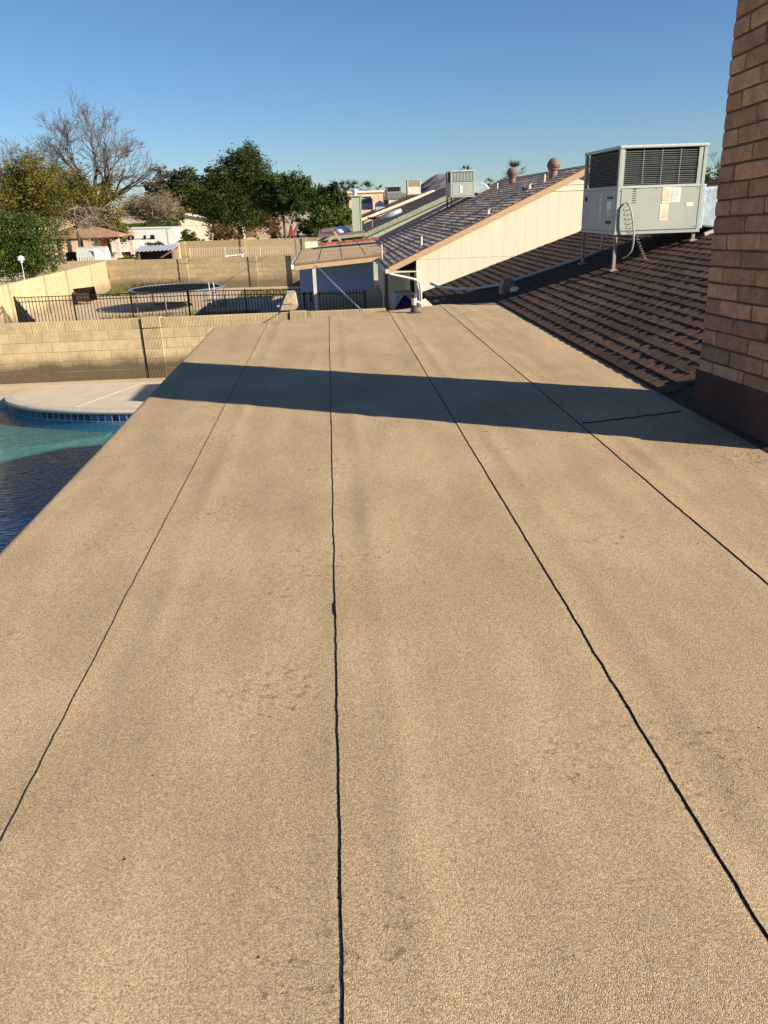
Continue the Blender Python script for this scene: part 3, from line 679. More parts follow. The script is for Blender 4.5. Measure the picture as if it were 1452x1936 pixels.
# rake fascia, brown drip edge, far white drip edge
def rake(y, dy, top, dep, mt, n, side=1):
    a, b = (CX0, CXR); pts = [(a, y, cz(a) + top - dep), (b, y, cz(b) + top - dep), (b, y, cz(b) + top), (a, y, cz(a) + top)]
    return obj(n, MB().prism(pts, (0, dy, 0)), mt, croof)
rake(CY0 - .034, .03, -.012, .17, M_WOOD, 'rake_board'); rake(CY0 - .05, .075, .018, .032, M_DRIP, 'drip_edge'); rake(CY1 + .001, .05, .03, .05, M_WHITE, 'drip_edge')
rp2 = MB(); rp2.prism([(2*CXR - CX0, CY0 - .034, cz(CX0) - .18), (CXR, CY0 - .034, cz(CXR) - .18), (CXR, CY0 - .034, cz(CXR) - .012), (2*CXR - CX0, CY0 - .034, cz(CX0) - .012)], (0, .03, 0)); obj('rake_board', rp2, M_WOOD, croof)
# gable wall sheathed in grooved boards
box('wall', (XE + .02, GY + .02, 0), (XE2 - .02, CY1 - .4, 2.3), M_CREAM_SH, ch)
box('shade_wing_wall', (XE + .1, CY1 - .4, 0), (XE2 - .1, 42.0, 2.2), M_CREAM_SH, ch)  # unseen rear wing, added to cast shade over the yard behind the patio
wg = MB(); slab(wg, [(2.0, CY1 + .02, 2.20), (CXR, CY1 + .02, 4.38), (CXR, 42.3, 4.38), (2.0, 42.3, 2.20)], .1); slab(wg, [(CXR, CY1 + .02, 4.38), (2*CXR - 2, CY1 + .02, 2.2), (2*CXR - 2, 42.3, 2.2), (CXR, 42.3, 4.38)], .1); obj('shade_wing_roof', wg, M_ROOFFAR, ch)  # added roof kept below the sight line; throws the wing's shade
obj('shade_wing_gable', MB().prism([(XE + .1, 41.9, 2.0), (XE2 - .1, 41.9, 2.0), (CXR, 41.9, 4.3)], (0, .08, 0)), M_CREAM_SH, ch)
obj('gable_core', MB().prism([(XE + .02, GY + .018, 2.0), (XE2 - .02, GY + .018, 2.0), (XE2 - .02, GY + .018, cz(XE) - .14), (CXR, GY + .018, cz(CXR) - .14), (XE + .02, GY + .018, cz(XE) - .14)], (0, .06, 0)), M_JOINT, ch)
def gz(x): return cz(x if x < CXR else 2*CXR - x) - .105
VZ = 4.14
x = XE; bw = .302
while x < XE2 - .01:
    a, b = x + .0015, min(x + bw, XE2) - .0015
    up = [(a, gz(a)), (b, gz(b))]
    obj('siding_board', MB().box((a, GY, .05), (b, GY + .016, 2.515)), M_CREAM, ch)
    ztop = [min(VZ, gz(a)), min(VZ, gz(b))]
    pts = [(a, GY - .001, 2.522), (b, GY - .001, 2.522), (b, GY - .001, ztop[1])]
    if gz(a) > VZ > gz(b) or gz(b) > VZ > gz(a):
        xc = a + (b - a) * (VZ - gz(a)) / (gz(b) - gz(a)); pts.append((xc, GY - .001, VZ))
    pts.append((a, GY - .001, ztop[0])); obj('siding_board', MB().prism(pts, (0, .016, 0)), M_CREAM, ch)
    x += bw
# horizontal lap boards near the apex
zb = VZ + .004
while zb < gz(CXR) - .05:
    hb_ = min(.15, gz(CXR) - zb); half = lambda z: max(0, (gz(CXR) - z) / CS)
    h0, h1 = half(zb), half(zb + hb_ - .012)
    obj('lap_board', MB().prism([(CXR - h0, GY - .014, zb), (CXR + h0, GY - .014, zb), (CXR + h1 + .001, GY - .002, zb + hb_ - .012), (CXR - h1 - .001, GY - .002, zb + hb_ - .012)], (0, .016, 0)), M_CREAM, ch); zb += .15
box('corner_trim', (XE - .012, GY - .02, .02), (XE + .003, GY + .10, 2.50), M_CREAM_SH, ch)
# soffit, gutter, downspout
box('soffit', (CX0 + .04, CY0 + .02, 2.205), (XE, CY1, 2.228), M_CREAM_SH, ch)
box('gutter', (CX0 - .09, CY0 - .06, 2.20), (CX0 - .005, CY1, 2.31), M_GUTTER, ch)
ds = MB(); ds.tube([(CX0 - .03, CY0 - .02, 2.22), (CX0 + .06, CY0 + .02, 2.17), (XE - .14, GY - .16, 2.03), (XE - .02, GY - .12, 1.99), (XE + .06, GY - .07, 1.9), (XE + .10, GY - .06, 1.7), (XE + .10, GY - .06, .2)], .036, 8); obj('downspout', ds, M_GUTTER, ch, smooth=True)
box('door', (XE - .02, 23.0, .1), (XE + .015, 23.85, 2.1), M_GAP, ch)
# roof furniture
def turbine(x, y, s=1.0):
    z = cz(x); c = (x, y, z)
    t = obj('turbine_vent', MB().lathe((x, y, z - .08), [(.13*s, 0), (.13*s, .26), (.12*s, .30)], 16), M_TURB, ch)
    obj('vent_collar', MB().lathe((x, y, z + .19), [(.135*s, 0), (.175*s, .02), (.175*s, .05), (.13*s, .06)], 18), M_TURB, t)
    hd = MB(); nb = 20
    for k in range(nb):
        a0 = 2*math.pi*k/nb; prof = [(.15, .24), (.195, .30), (.21, .37), (.19, .44), (.12, .50)]; v = []
        for r_, h_ in prof:
            for da in (0, .26): v.append((x + s*r_*math.cos(a0 + da + h_), y + s*r_*math.sin(a0 + da + h_), z + s*h_))
        hd.add(v, [(2*i, 2*i+1, 2*i+3, 2*i+2) for i in range(4)])
    tag(obj('turbine_blades', hd, M_TURB, t, fix=False), kind='stuff')
    obj('turbine_core', MB().lathe((x, y, z), [(.12*s, .22), (.165*s, .30), (.18*s, .37), (.165*s, .44), (.11*s, .49), (.06*s, .515), (.01, .52)], 18), M_TURB, t)
turbine(6.54, 28.93, .95); turbine(6.55, 23.7, .92)
for x, y, h, r_ in ((6.15, 29.56, .22, .028), (6.26, 23.55, .22, .028), (2.63, 23.01, .27, .032)):
    obj('roof_pipe', MB().lathe((x, y, cz(x) - .06), [(r_ * 2.1, .06), (r_, .085), (r_, h + .06), (r_ * .75, h + .06)], 10), M_PVC, ch)
for x, y in ((5.73, 24.02), (5.88, 23.58), (4.45, 22.35)):
    z = cz(x); v_ = obj('roof_cowl', MB().prism([(x - .07, y, z - .05), (x + .07, y, z + .03), (x + .06, y, z + .13), (x + .01, y, z + .17), (x - .05, y, z + .12)], (0, .14, 0)), M_PVC, ch, bevel=.01)
    obj('cowl_mouth', MB().prism([(x + .03, y - .003, z + .02), (x + .068, y - .003, z + .04), (x + .058, y - .003, z + .125), (x + .012, y - .003, z + .155)], (0, .05, 0)), M_GAP, v_)
ac2, _ = make_ac(4.72, 31.3, 4.18, .92, 1.25, .90, lambda x: cz(x) + .02, 'pale grey-green air conditioner on black stand at the far end of the cream house roof', big=False, nl=10, body=M_ACG, louv=M_ACG2, vertical=True)
box('sticker', (5.08, 31.29, 4.30), (5.17, 31.299, 4.55), M_STK2, ac2)
for (a, b) in (((4.75, 31.35, 4.12), (5.55, 31.35, 3.9 + .25)), ((4.75, 31.35, cz(4.75) + .05), (5.5, 31.35, 4.12))): obj('brace', MB().bar(a, b, .03), M_DARKMETAL, ac2)
d2 = MB(); d2.prism([(5.655, 31.6, 4.66), (5.9, 31.6, 4.68), (6.15, 31.6, 4.58), (6.3, 31.6, cz(6.3)), (5.9, 31.6, cz(5.9)), (5.655, 31.6, 4.3)], (0, .7, 0)); obj('duct', d2, M_FOIL, ac2, bevel=.03)

# cream house patio cover with tan roofing
cp_ = thing('patio_cover', (.3, 30, 0), 'patio cover with flat tan roof and blue hanging boards beside the cream house', 'patio cover')
def pz(x): return 2.30 + .068 * (x + 1.1)
PX0, PX1, PY0, PY1 = -1.12, 2.02, 26.0, 36.4
rf = MB(); slab(rf, [(PX0, PY0, pz(PX0)), (PX1, PY0, pz(PX1)), (PX1, PY1, pz(PX1)), (PX0, PY1, pz(PX0))], .09); pr2 = obj('roof_deck', rf, M_BROWNW, cp_)
for k, (a, b) in enumerate(((26.0, 29.0), (29.0, 32.1), (32.1, 36.4))):
    q = MB(); slab(q, [(PX0 - .02, a - (.03 if k == 0 else 0), pz(PX0) + .012 + .004*k), (PX1, a - (.03 if k == 0 else 0), pz(PX1) + .012 + .004*k), (PX1, b + .08, pz(PX1) + .012 + .004*k), (PX0 - .02, b + .08, pz(PX0) + .012 + .004*k)], .01); obj('roofing_sheet', q, M_ROOFING, pr2)
for xx in (-.35, .42, 1.2):
    obj('seam_bead', MB().bar((xx, 26.0, pz(xx) + .026), (xx + .06, 36.4, pz(xx + .06) + .026), .008, .006), M_SEAM, pr2)
obj('fascia', MB().prism([(PX0, PY0 - .03, pz(PX0) - .20), (PX1, PY0 - .03, pz(PX1) - .20), (PX1, PY0 - .03, pz(PX1) - .02), (PX0, PY0 - .03, pz(PX0) - .02)], (0, .028, 0)), M_WOOD, pr2)
obj('fascia_shadow_board', MB().prism([(PX0, PY0 - .045, pz(PX0) - .05), (PX1, PY0 - .045, pz(PX1) - .05), (PX1, PY0 - .045, pz(PX1) + .0), (PX0, PY0 - .045, pz(PX0) + .0)], (0, .013, 0)), M_BROWNW, pr2)
obj('gutter', MB().box((PX0 - .13, PY0 - .06, pz(PX0) - .16), (PX0 - .03, PY1, pz(PX0) - .03)), M_WHITE, pr2)
ebm = MB().box((0, 0, 0), (.36, .12, .12)).mesh('edge_brick'); ebm.materials.append(mat('red_edge_brick', (.26, .07, .05), .85, (.36, .12, .085), scale=8, rand=.3))
for k in range(7): piece('edge_brick', ebm, (-.45 + k * .39, PY1 - .02, pz(-.45 + k * .39) + .03), pr2)
box('vent_box', (-1.05, 35.7, pz(-1) + .02), (-.5, 36.2, pz(-1) + .28), M_CREAM_SH, pr2)
for k in range(9):
    a = -1.06 + k * .283
    box('blue_board', (a, 27.6, 1.26), (a + .279, 27.625, pz(a) - .10), M_BLUEW, cp_)
box('post', (-.58, 25.98, 0), (-.47, 26.09, pz(-.5) - .21), M_GUTTER, cp_)
box('post', (1.75, 25.98, 0), (1.86, 26.09, pz(1.8) - .21), M_BROWNW, cp_)
box('post', (-1.0, 36.1, 0), (-.89, 36.2, pz(-1) - .1), M_BROWNW, cp_)

# ================================================================ BLOCK WALLS
def blockmesh(l, h, d, mt, ribs=0, name='block'):
    b = MB(); e = .006
    if not ribs:
        b.add([(e,0,e),(l-e,0,e),(l-e,0,h-e),(e,0,h-e),(0,e*1.3,0),(l,e*1.3,0),(l,e*1.3,h),(0,e*1.3,h),(0,d,0),(l,d,0),(l,d,h),(0,d,h)],
              [(0,1,2,3),(0,4,5,1),(1,5,6,2),(2,6,7,3),(3,7,4,0),(4,8,9,5),(5,9,10,6),(6,10,11,7),(7,11,8,4),(8,11,10,9)])
    else:
        pts = []; n = ribs
        for k in range(n):
            a = l * k / n; w_ = l / n
            pts += [(a + .001, .014), (a + w_ * .28, 0), (a + w_ * .72, .0), (a + w_ - .001, .014)]
        pts += [(l, d), (0, d)]
        b.prism([(x, y, 0) for x, y in pts], (0, 0, h))
    me = b.mesh(name); me.materials.append(mt); return me
def block_wall(name, label, p, q, ncourse, mt, pil, fs=.41, h=.25, top_ribbed=True, depth=.2, gap=.008):
    """wall from p to q (plan); blocks face the -y side; pil: list of (distance, width) pilasters"""
    p = Vector((*p, 0)); q = Vector((*q, 0)); d = (q - p); Ln = d.length; d.normalize(); ang = math.atan2(d.y, d.x); nrm = Vector((-d.y, d.x, 0))
    t = thing(name, (p + q) / 2, label, 'wall')
    core = MB(); mt_ = Matrix.Translation(p) @ Matrix.Rotation(ang, 4, 'Z'); core.box((0, .008, 0), (Ln, depth - .008, ncourse * h - .012), mt_); obj('core', core, M_JOINT, t)
    full = blockmesh(fs - gap, h - gap, depth, mt); rib = blockmesh(fs - gap, h - gap, depth, mt, 11); r = random.Random(len(label))
    prib = blockmesh(1.0, h - gap, depth + .10, mt, 13)
    for c in range(ncourse):
        ribbed = top_ribbed and c == ncourse - 1
        x = -(fs / 2) * (c % 2)
        while x < Ln - .02:
            a, b_ = max(0, x), min(x + fs, Ln)
            segs = [(a, b_)]
            for (pd, pw) in pil:
                segs = [s2 for (u, v) in segs for s2 in ((u, min(v, pd - .035)), (max(u, pd + pw), v)) if s2[1] - s2[0] > .03]
            for u, v in segs:
                loc = p + d * (u + gap/2) - nrm * r.uniform(-.002, .004)
                piece('block', rib if ribbed else full, (loc.x, loc.y, c * h + gap * .5), t, (0, 0, ang), ((v - u - gap) / (fs - gap), 1, 1))
            x += fs
    for (pd, pw) in pil:
        for c in range(ncourse):
            loc = p + d * pd - nrm * .04
            piece('pilaster_block', prib, (loc.x, loc.y, c * h + (.02 if c == ncourse - 1 else 0) + gap * .5), t, (0, 0, ang), (pw, 1, 1))
        g_ = MB(); g_.box((pd - .03, -.004, 0), (pd - .002, .0, ncourse * h - .015), mt_); obj('control_joint', g_, M_GAP, t)
    return t
block_wall('block_wall', 'tan block wall with ribbed pilasters behind the swimming pool', (-10.6, 20.12), (1.35, 19.92), 6, M_BLOCK1, [(5.80, .47), (9.52, .40)])
block_wall('block_wall', 'tan block wall at the far side of the trampoline yard', (-12.35, 45.75), (1.4, 43.7), 6, M_BLOCK2, [(4.05, .5), (8.0, .45)], fs=.62, h=.268)
lw_ = thing('block_wall', (-12.45, 35, 0), 'smooth tan panelled wall running away on the left beside the trampoline yard', 'wall')
ys_ = [20.3, 24.0, 27.9, 31.6, 35.6, 38.6, 42.6, 45.8]
for a, b in zip(ys_[:-1], ys_[1:]):
    box('panel', (-12.62, a + .26, 0), (-12.44, b - .012, 1.60), M_PANEL, lw_)
    box('pilaster', (-12.70, a, 0), (-12.36, a + .245, 1.615), M_PANEL, lw_)
    for k in range(1, 6): box('course_line', (-12.441, a + .262, k * .267 - .004), (-12.4385, b - .014, k * .267 + .002), M_JOINT, lw_)

# ================================================================ YARD WITH TRAMPOLINE
def fence(name, label, pts, h, mt, sp, z0=.08, post_every=2.35, pw=.016, postw=.05, each=True, group=None):
    t = thing(name, Vector((*pts[0], 0)), label, 'fence', group)
    pm = MB().box((-pw/2, -pw/2, 0), (pw/2, pw/2, h - z0)).mesh('picket'); pm.materials.append(mt); allp = MB()
    for a, b in zip(pts[:-1], pts[1:]):
        a = Vector((*a, 0)); b = Vector((*b, 0)); d = b - a; Ln = d.length; d.normalize()
        for zz in (h, h - .16 if each else h - .1, z0 + .06): obj('rail', MB().bar(a + Vector((0, 0, zz)), b + Vector((0, 0, zz)), .03, .028), mt, t)
        n = max(1, round(Ln / post_every))
        for k in range(n + 1):
            c = a + d * (Ln * k / n); obj('post', MB().box((c.x - postw/2, c.y - postw/2, 0), (c.x + postw/2, c.y + postw/2, h + .05)), mt, t)
        k = sp
        while k < Ln - .02:
            c = a + d * k
            if each: piece('picket', pm, (c.x, c.y, z0), t)
            else: allp.box((c.x - pw/2, c.y - pw/2, z0), (c.x + pw/2, c.y + pw/2, h))
            k += sp
    if allp.v: tag(obj('pickets', allp, mt, t), kind='stuff')
    return t
fence('iron_fence', 'black iron picket fence between the trampoline and the near block wall', [(-8.55, 23.1), (-11.8, 30.4), (-5.4, 30.3), (1.2, 28.6)], 1.2, M_DARKMETAL, .125, pw=.02)
# trampoline
T = thing('trampoline', (-6.85, 35.9, 0), 'round black trampoline with silver frame and ladder in the dirt yard', 'trampoline')
tc, tr_, tz = Vector((-6.85, 35.9, 0)), 2.08, .86
M_FRAME = mat('silver_frame', (.12, .135, .17), .55, (.18, .20, .24), scale=8, metal=.2)
ring = [tc + Vector((math.cos(a) * tr_, math.sin(a) * tr_, tz)) for a in np.linspace(0, 2 * math.pi, 49)]
obj('frame_ring', MB().tube(ring, .038, 8, False), M_FRAME, T, smooth=True)
mb_ = MB(); nn = 48
mb_.add([(tc.x, tc.y, tz - .02)] + [(tc.x + math.cos(2*math.pi*k/nn) * (tr_ - .16), tc.y + math.sin(2*math.pi*k/nn) * (tr_ - .16), tz) for k in range(nn)], [(0, 1 + k, 1 + (k + 1) % nn) for k in range(nn)]); obj('jumping_mat', mb_, M_TRAMP, T, fix=False)
sp_ = MB()
for k in range(72):
    a = 2 * math.pi * k / 72; u = Vector((math.cos(a), math.sin(a), 0)); sp_.bar(tc + u * (tr_ - .17) + Vector((0, 0, tz)), tc + u * (tr_ - .02) + Vector((0, 0, tz + .01)), .022)
tag(obj('springs', sp_, M_FRAME, T), kind='stuff')
for k in range(4):
    a = R(20 + 90 * k); s1, s2 = a - .42, a + .42
    f_ = lambda an, z, rr_=tr_: tc + Vector((math.cos(an) * rr_, math.sin(an) * rr_, z))
    obj('leg', MB().tube([f_(s1, tz - .02), f_(s1, .06), f_(s1 + .06, .03), f_(s2 - .06, .03), f_(s2, .06), f_(s2, tz - .02)], .026, 8), M_FRAME, T, smooth=True)
la = tc + Vector((1.78, -1.12, 0)); M_W = M_FRAME
for s_ in (-.2, .2): obj('ladder_rail', MB().tube([la + Vector((.02 + s_ * .5, -.55, .0)), la + Vector((s_ * .5 - .05, -.2, .95)), la + Vector((s_ * .5 - .07, -.12, 1.12)), la + Vector((s_ * .5 - .15, .02, 1.15)), la + Vector((s_ * .5 - .2, .12, 1.0))], .013, 8), M_WHITE, T, smooth=True)
for k in range(3): obj('ladder_step', MB().bar(la + Vector((-.09, -.5 + k * .1, .2 + .26 * k)), la + Vector((.11, -.5 + k * .1, .2 + .26 * k)), .04), M_FRAME, T)
# wheelbarrow lying on its side
wbk = thing('wheelbarrow', (-11.9, 39.2, 0), 'dark rusty wheelbarrow tipped over near the left wall', 'wheelbarrow')
M_RUST = mat('rusty_brown', (.022, .012, .010), .8, (.045, .022, .016), scale=9)
mx_ = Matrix.Translation((-11.9, 39.2, .35)) @ Matrix.Rotation(R(28), 4, 'Z') @ Matrix.Rotation(R(62), 4, 'X')
tv = [(-.5,-.32,.25),(.5,-.34,.3),(.5,.34,.3),(-.5,.32,.25),(-.3,-.2,-.08),(.25,-.22,-.1),(.25,.22,-.1),(-.3,.2,-.08)]
o = obj('tray', MB().add([mx_ @ Vector(v) for v in tv], [(4,5,6,7),(0,1,5,4),(1,2,6,5),(2,3,7,6),(3,0,4,7)]), M_RUST, wbk); so_ = o.modifiers.new('s', 'SOLIDIFY'); so_.thickness = .02
for s_ in (-1, 1): obj('handle', MB().tube([mx_ @ Vector((-.62, s_ * .1, -.18)), mx_ @ Vector((.1, s_ * .2, -.14)), mx_ @ Vector((.85, s_ * .3, .02))], .025, 6), M_TANW, wbk); 
for s_ in (-1, 1): obj('leg', MB().tube([mx_ @ Vector((.2, s_ * .22, -.12)), mx_ @ Vector((.3, s_ * .24, -.42)), mx_ @ Vector((.0, s_ * .22, -.14))], .015, 6), M_DARKMETAL, wbk)
wr = [mx_ @ Vector((-.62 + math.cos(a) * .17, 0, -.2 + math.sin(a) * .17)) for a in np.linspace(0, 2 * math.pi, 17)]; obj('wheel', MB().tube(wr, .045, 6, False), M_DARKMETAL, wbk)
# slim lamp post beside the left wall
lp = thing('garden_lamp', (-11.4, 30.6, 0), 'small white lamp on a slim pole in front of the left wall', 'lamp')
obj('pole', MB().tube([(-11.4, 30.6, 0), (-11.38, 30.6, 1.3), (-11.36, 30.6, 2.43)], .009, 6), M_WHITE, lp)
obj('lamp_shade', MB().lathe((-11.36, 30.6, 2.42), [(.045, 0), (.055, .06), (.10, .075), (.125, .10), (.105, .20), (.05, .24), (.01, .25)], 14), M_LAMPW, lp)
# grill
gr_ = thing('barbecue', (-1.35, 25, 0), 'weathered tan barbecue with sloped hood behind the block wall', 'barbecue')
M_TANM = mat('weathered_tan_metal', (.33, .25, .15), .7, (.50, .40, .26), scale=9, speck=.3, sscale=25)
obj('body', MB().prism([(-1.62, 24.75, 1.0), (-1.12, 24.75, 1.0), (-1.09, 24.75, 1.07), (-1.10, 24.75, 1.17), (-1.56, 24.75, 1.17)], (0, .75, 0)), M_TANM, gr_)
obj('hood', MB().add([(-1.56,24.76,1.172),(-1.10,24.76,1.172),(-1.10,25.5,1.172),(-1.54,25.5,1.172),(-1.42,25.0,1.46),(-1.13,25.0,1.48),(-1.13,25.4,1.48),(-1.42,25.4,1.46)], [(0,1,5,4),(1,2,6,5),(2,3,7,6),(3,0,4,7),(4,5,6,7),(0,3,2,1)]), M_TANM, gr_, bevel=.015)
obj('flue', MB().box((-1.40, 25.05, 1.475), (-1.16, 25.3, 1.54)), M_GALV, gr_)
obj('handle', MB().tube([(-1.40, 24.74, 1.24), (-1.40, 24.70, 1.25), (-1.2, 24.70, 1.25), (-1.2, 24.74, 1.24)], .012, 6), M_WOOD, gr_)
box('side_shelf', (-1.72, 24.8, 1.10), (-1.63, 25.3, 1.15), M_GALV, gr_)
for x, y in ((-1.58, 24.8), (-1.58, 25.4), (-1.15, 24.8), (-1.15, 25.4)): box('leg', (x, y, 0), (x + .04, y + .04, 1.0), M_DARKMETAL, gr_)
# tarp covered box against the cream wall
tp = thing('covered_cooler', (2.08, 23.2, 0), 'tall box draped in a wrinkled silver tarp under the cream house eave', 'cooler')
box('base', (1.87, 22.95, 0), (2.30, 23.45, 1.55), M_NAVY, tp)
v = []; f = []; nu, nv = 20, 8
for i in range(nu):
    a = 2 * math.pi * i / nu; cx0, cy0 = 2.085 + .27 * max(-1, min(1, 1.35 * math.cos(a))), 23.2 + .30 * max(-1, min(1, 1.35 * math.sin(a)))
    for j in range(nv):
        t_ = j / (nv - 1); dr = (.28 + .16 * math.sin(a * 2 + 1) + .08 * math.sin(a * 5)) ; k = 1 + .10 * t_ * math.sin(a * 7) + .03 * t_
        v.append((2.085 + (cx0 - 2.085) * k, 23.2 + (cy0 - 23.2) * k, 1.58 - dr * t_))
for i in range(nu):
    for j in range(nv - 1): f.append((i*nv + j, i*nv + j + 1, ((i+1) % nu)*nv + j + 1, ((i+1) % nu)*nv + j))
f.append(tuple(i * nv for i in range(nu))); obj('tarp', MB().add(v, f), M_TARP, tp, smooth=False)
tag(obj('wood_block', MB().box((1.98, 23.0, 1.585), (2.14, 23.1, 1.645)), M_WOOD), 'short wooden block lying on the silver tarp', 'block')
ml = thing('metal_pole', (1.62, 25.0, 0), 'thin grey metal pole standing in front of the patio cover', 'pole')
obj('shaft', MB().tube([(1.64, 25.0, 0), (1.63, 25.0, 1.8), (1.62, 25.0, 2.84)], .022, 8), M_GALV, ml); obj('bracket', MB().box((1.58, 24.96, 2.35), (1.61, 25.03, 2.45)), M_DARKMETAL, ml)
# twisted cable
A, B = at(690, 593, 13.25), at(558, 452, 44.0); ca = thing('cable', A, 'white twisted cable slanting across the neighbouring yard', 'cable')
for ph in (0, math.pi):
    pts = []
    for k in range(221):
        t_ = k / 220; p = A.lerp(B, t_) - Vector((0, 0, .12 * math.sin(math.pi * t_))); a = t_ * 2 * math.pi * 55 + ph
        pts.append(p + Vector((math.cos(a) * .008, 0, math.sin(a) * .008)))
    obj('strand', MB().tube(pts, .0075, 5), M_WHITE, ca)
obj('anchor_post', MB().box((B.x - .04, B.y - .04, 0), (B.x + .04, B.y + .04, B.z + .05)), M_BROWNW, ca)

# ================================================================ SAGE HOUSE AND ITS YARD
gh = thing('house', (5, 52, 0), 'sage green gabled house with brown roof beyond the cream house', 'house')
GS = .39; GX0, GXR, GY0, GY1 = 1.9, 8.3, 46.0, 60.0
def gzz(x): return 2.50 + GS * (x - GX0)
rf = MB(); slab(rf, [(GX0, GY0, gzz(GX0)), (GXR, GY0, gzz(GXR)), (GXR, GY1, gzz(GXR)), (GX0, GY1, gzz(GX0))], .14); slab(rf, [(GXR, GY0, gzz(GXR)), (2*GXR - GX0, GY0, gzz(GX0)), (2*GXR - GX0, GY1, gzz(GX0)), (GXR, GY1, gzz(GXR))], .14)
groof = obj('roof', rf, M_ROOFFAR, gh)
cst = MB(); k = 0
while GX0 + k * .19 < GXR:
    x = GX0 + k * .19; r_ = random.Random(k); y = GY0 - r_.uniform(0, 1)
    while y < GY1:
        a, b = max(y, GY0), min(y + .97, GY1); z = gzz(x) + .003
        if b > a: cst.add([(x, a, z + .018), (x, b, z + .018), (x + .2, b, z + .2 * GS + .002), (x + .2, a, z + .2 * GS + .002), (x, a, z), (x, b, z)], [(0, 3, 2, 1), (0, 1, 5, 4)])
        y += 1.0
    k += 1
tag(obj('shingle_field', cst, M_ROOFFAR, groof, fix=False), kind='stuff')
obj('rake_board', MB().prism([(GX0, GY0 - .035, gzz(GX0) - .24), (GXR, GY0 - .035, gzz(GXR) - .24), (GXR, GY0 - .035, gzz(GXR) + .02), (GX0, GY0 - .035, gzz(GX0) + .02)], (0, .034, 0)), M_GREEN_T, groof)
box('wall', (2.1, 46.45, 0), (14.4, 59.5, 2.35), M_GREEN, gh)
x = 2.05
while x < 8.3:
    a, b = x + .006, x + .394; obj('siding_board', MB().prism([(a, 46.38, 0), (b, 46.38, 0), (b, 46.38, gzz(b) - .15), (a, 46.38, gzz(a) - .15)], (0, .06, 0)), M_GREEN, gh); x += .4
gc = obj('chimney', MB().box((1.52, 49.7, 2.3), (2.06, 50.3, 4.52)), M_GREEN, gh)
for k in range(2): box('trim_board', (1.50 + k * .5, 49.68, 2.3), (1.58 + k * .5, 49.695, 4.50), M_GREEN, gc)
box('cap', (1.46, 49.64, 4.52), (2.12, 50.36, 4.58), M_GREEN_T, gc)
obj('flue', MB().lathe((1.72, 50.0, 4.58), [(.14, 0), (.14, .22), (.22, .24), (.2, .34), (.05, .42)], 14), M_GALV, gc)
ps = MB(); slab(ps, [(-.62, 45.6, 2.42), (2.3, 45.6, 2.62), (2.3, 53, 2.62), (-.62, 53, 2.42)], .12); gp = obj('patio_roof', ps, M_ROOFFAR, gh)
ps = MB(); slab(ps, [(-.4, 53, 2.62), (1.6, 53, 2.78), (1.6, 58, 2.78), (-.4, 58, 2.62)], .14); obj('patio_roof', ps, M_ROOFFAR, gh)
obj('patio_fascia', MB().prism([(-.62, 45.565, 2.24), (2.3, 45.565, 2.44), (2.3, 45.565, 2.60), (-.62, 45.565, 2.40)], (0, .034, 0)), M_GREEN_T, gp)
box('patio_post', (-.45, 45.7, 0), (-.33, 45.82, 2.28), M_CREAM_SH, gp); box('patio_post', (-.02, 45.7, 0), (.16, 45.85, 2.28), M_GUTTER, gp)
box('patio_back_wall', (-.5, 52.6, 0), (2.0, 52.75, 2.35), M_BLOCK2, gp)
obj('skylight', MB().lathe((.85, 50.5, 2.50), [(.56, 0), (.54, .08), (.46, .22), (.30, .34), (.12, .40), (.01, .41)], 20), mat('frosted_dome', (.72, .78, .85), .3), gp, smooth=True)
# satellite arm and solar tube on the sage roof
stb = MB().tube([(3.3, 50.2, gzz(3.3) + .16), (4.1, 50.3, gzz(4.1) + .16), (4.55, 50.35, gzz(4.55) + .14)], [.16, .17, .12], 12); obj('duct_tube', stb, M_FOIL, gh, smooth=True)
dsh = obj('dish_arm', MB().tube([(2.62, 48.6, gzz(2.62)), (2.66, 48.5, gzz(2.62) + .42), (3.05, 48.3, gzz(2.62) + .62)], .03, 6), M_GALV, gh)
obj('dish', MB().lathe((2.62, 48.45, gzz(2.62) + .46), [(.02, 0), (.2, .04), (.3, .12), (.31, .12), (.2, .03), (.02, -.012)], 16), M_DARKMETAL, dsh)
# wooden A-frame swing
af = thing('swing_frame', (.38, 44.6, 0), 'bare wooden A-frame swing stand in front of the sage house patio', 'swing')
for yy_ in (44.3, 45.1):
    for s_ in (-1, 1): obj('leg', MB().bar((.35, yy_, 2.66), (.35 + s_ * 2.0, yy_, 0), .11, .11), M_TANW, af)
    obj('tie', MB().bar((-.05, yy_, 2.12), (.75, yy_, 2.12), .09), M_TANW, af)
obj('beam', MB().bar((.35, 44.1, 2.68), (.35, 45.4, 2.68), .10), M_TANW, af)

# --- second yard: wall, white fence, lean-to, umbrellas, lounger
def plain_wall(name, label, pts, h, mt, th=.2, every=4.2):
    t = thing(name, Vector((*pts[0], 0)), label, 'wall')
    for a, b in zip(pts[:-1], pts[1:]):
        a = Vector((*a, 0)); b = Vector((*b, 0)); d = b - a; Ln = d.length; d.normalize(); n = max(1, round(Ln / every)); mt_ = Matrix.Translation(a) @ Matrix.Rotation(math.atan2(d.y, d.x), 4, 'Z')
        for k in range(n):
            q = MB(); q.box((Ln*k/n + .02, 0, 0), (Ln*(k+1)/n - .035, th, h), mt_); obj('panel', q, mt, t)
            q = MB(); q.box((Ln*k/n + .03, -.06, 0), (Ln*k/n + .4, th + .06, h + .02), mt_); obj('pilaster', q, mt, t)
            q = MB(); q.box((Ln*k/n - .03, .02, 0), (Ln*k/n + .018, th - .02, h - .05), mt_); obj('control_joint', q, M_GAP, t)
    return t
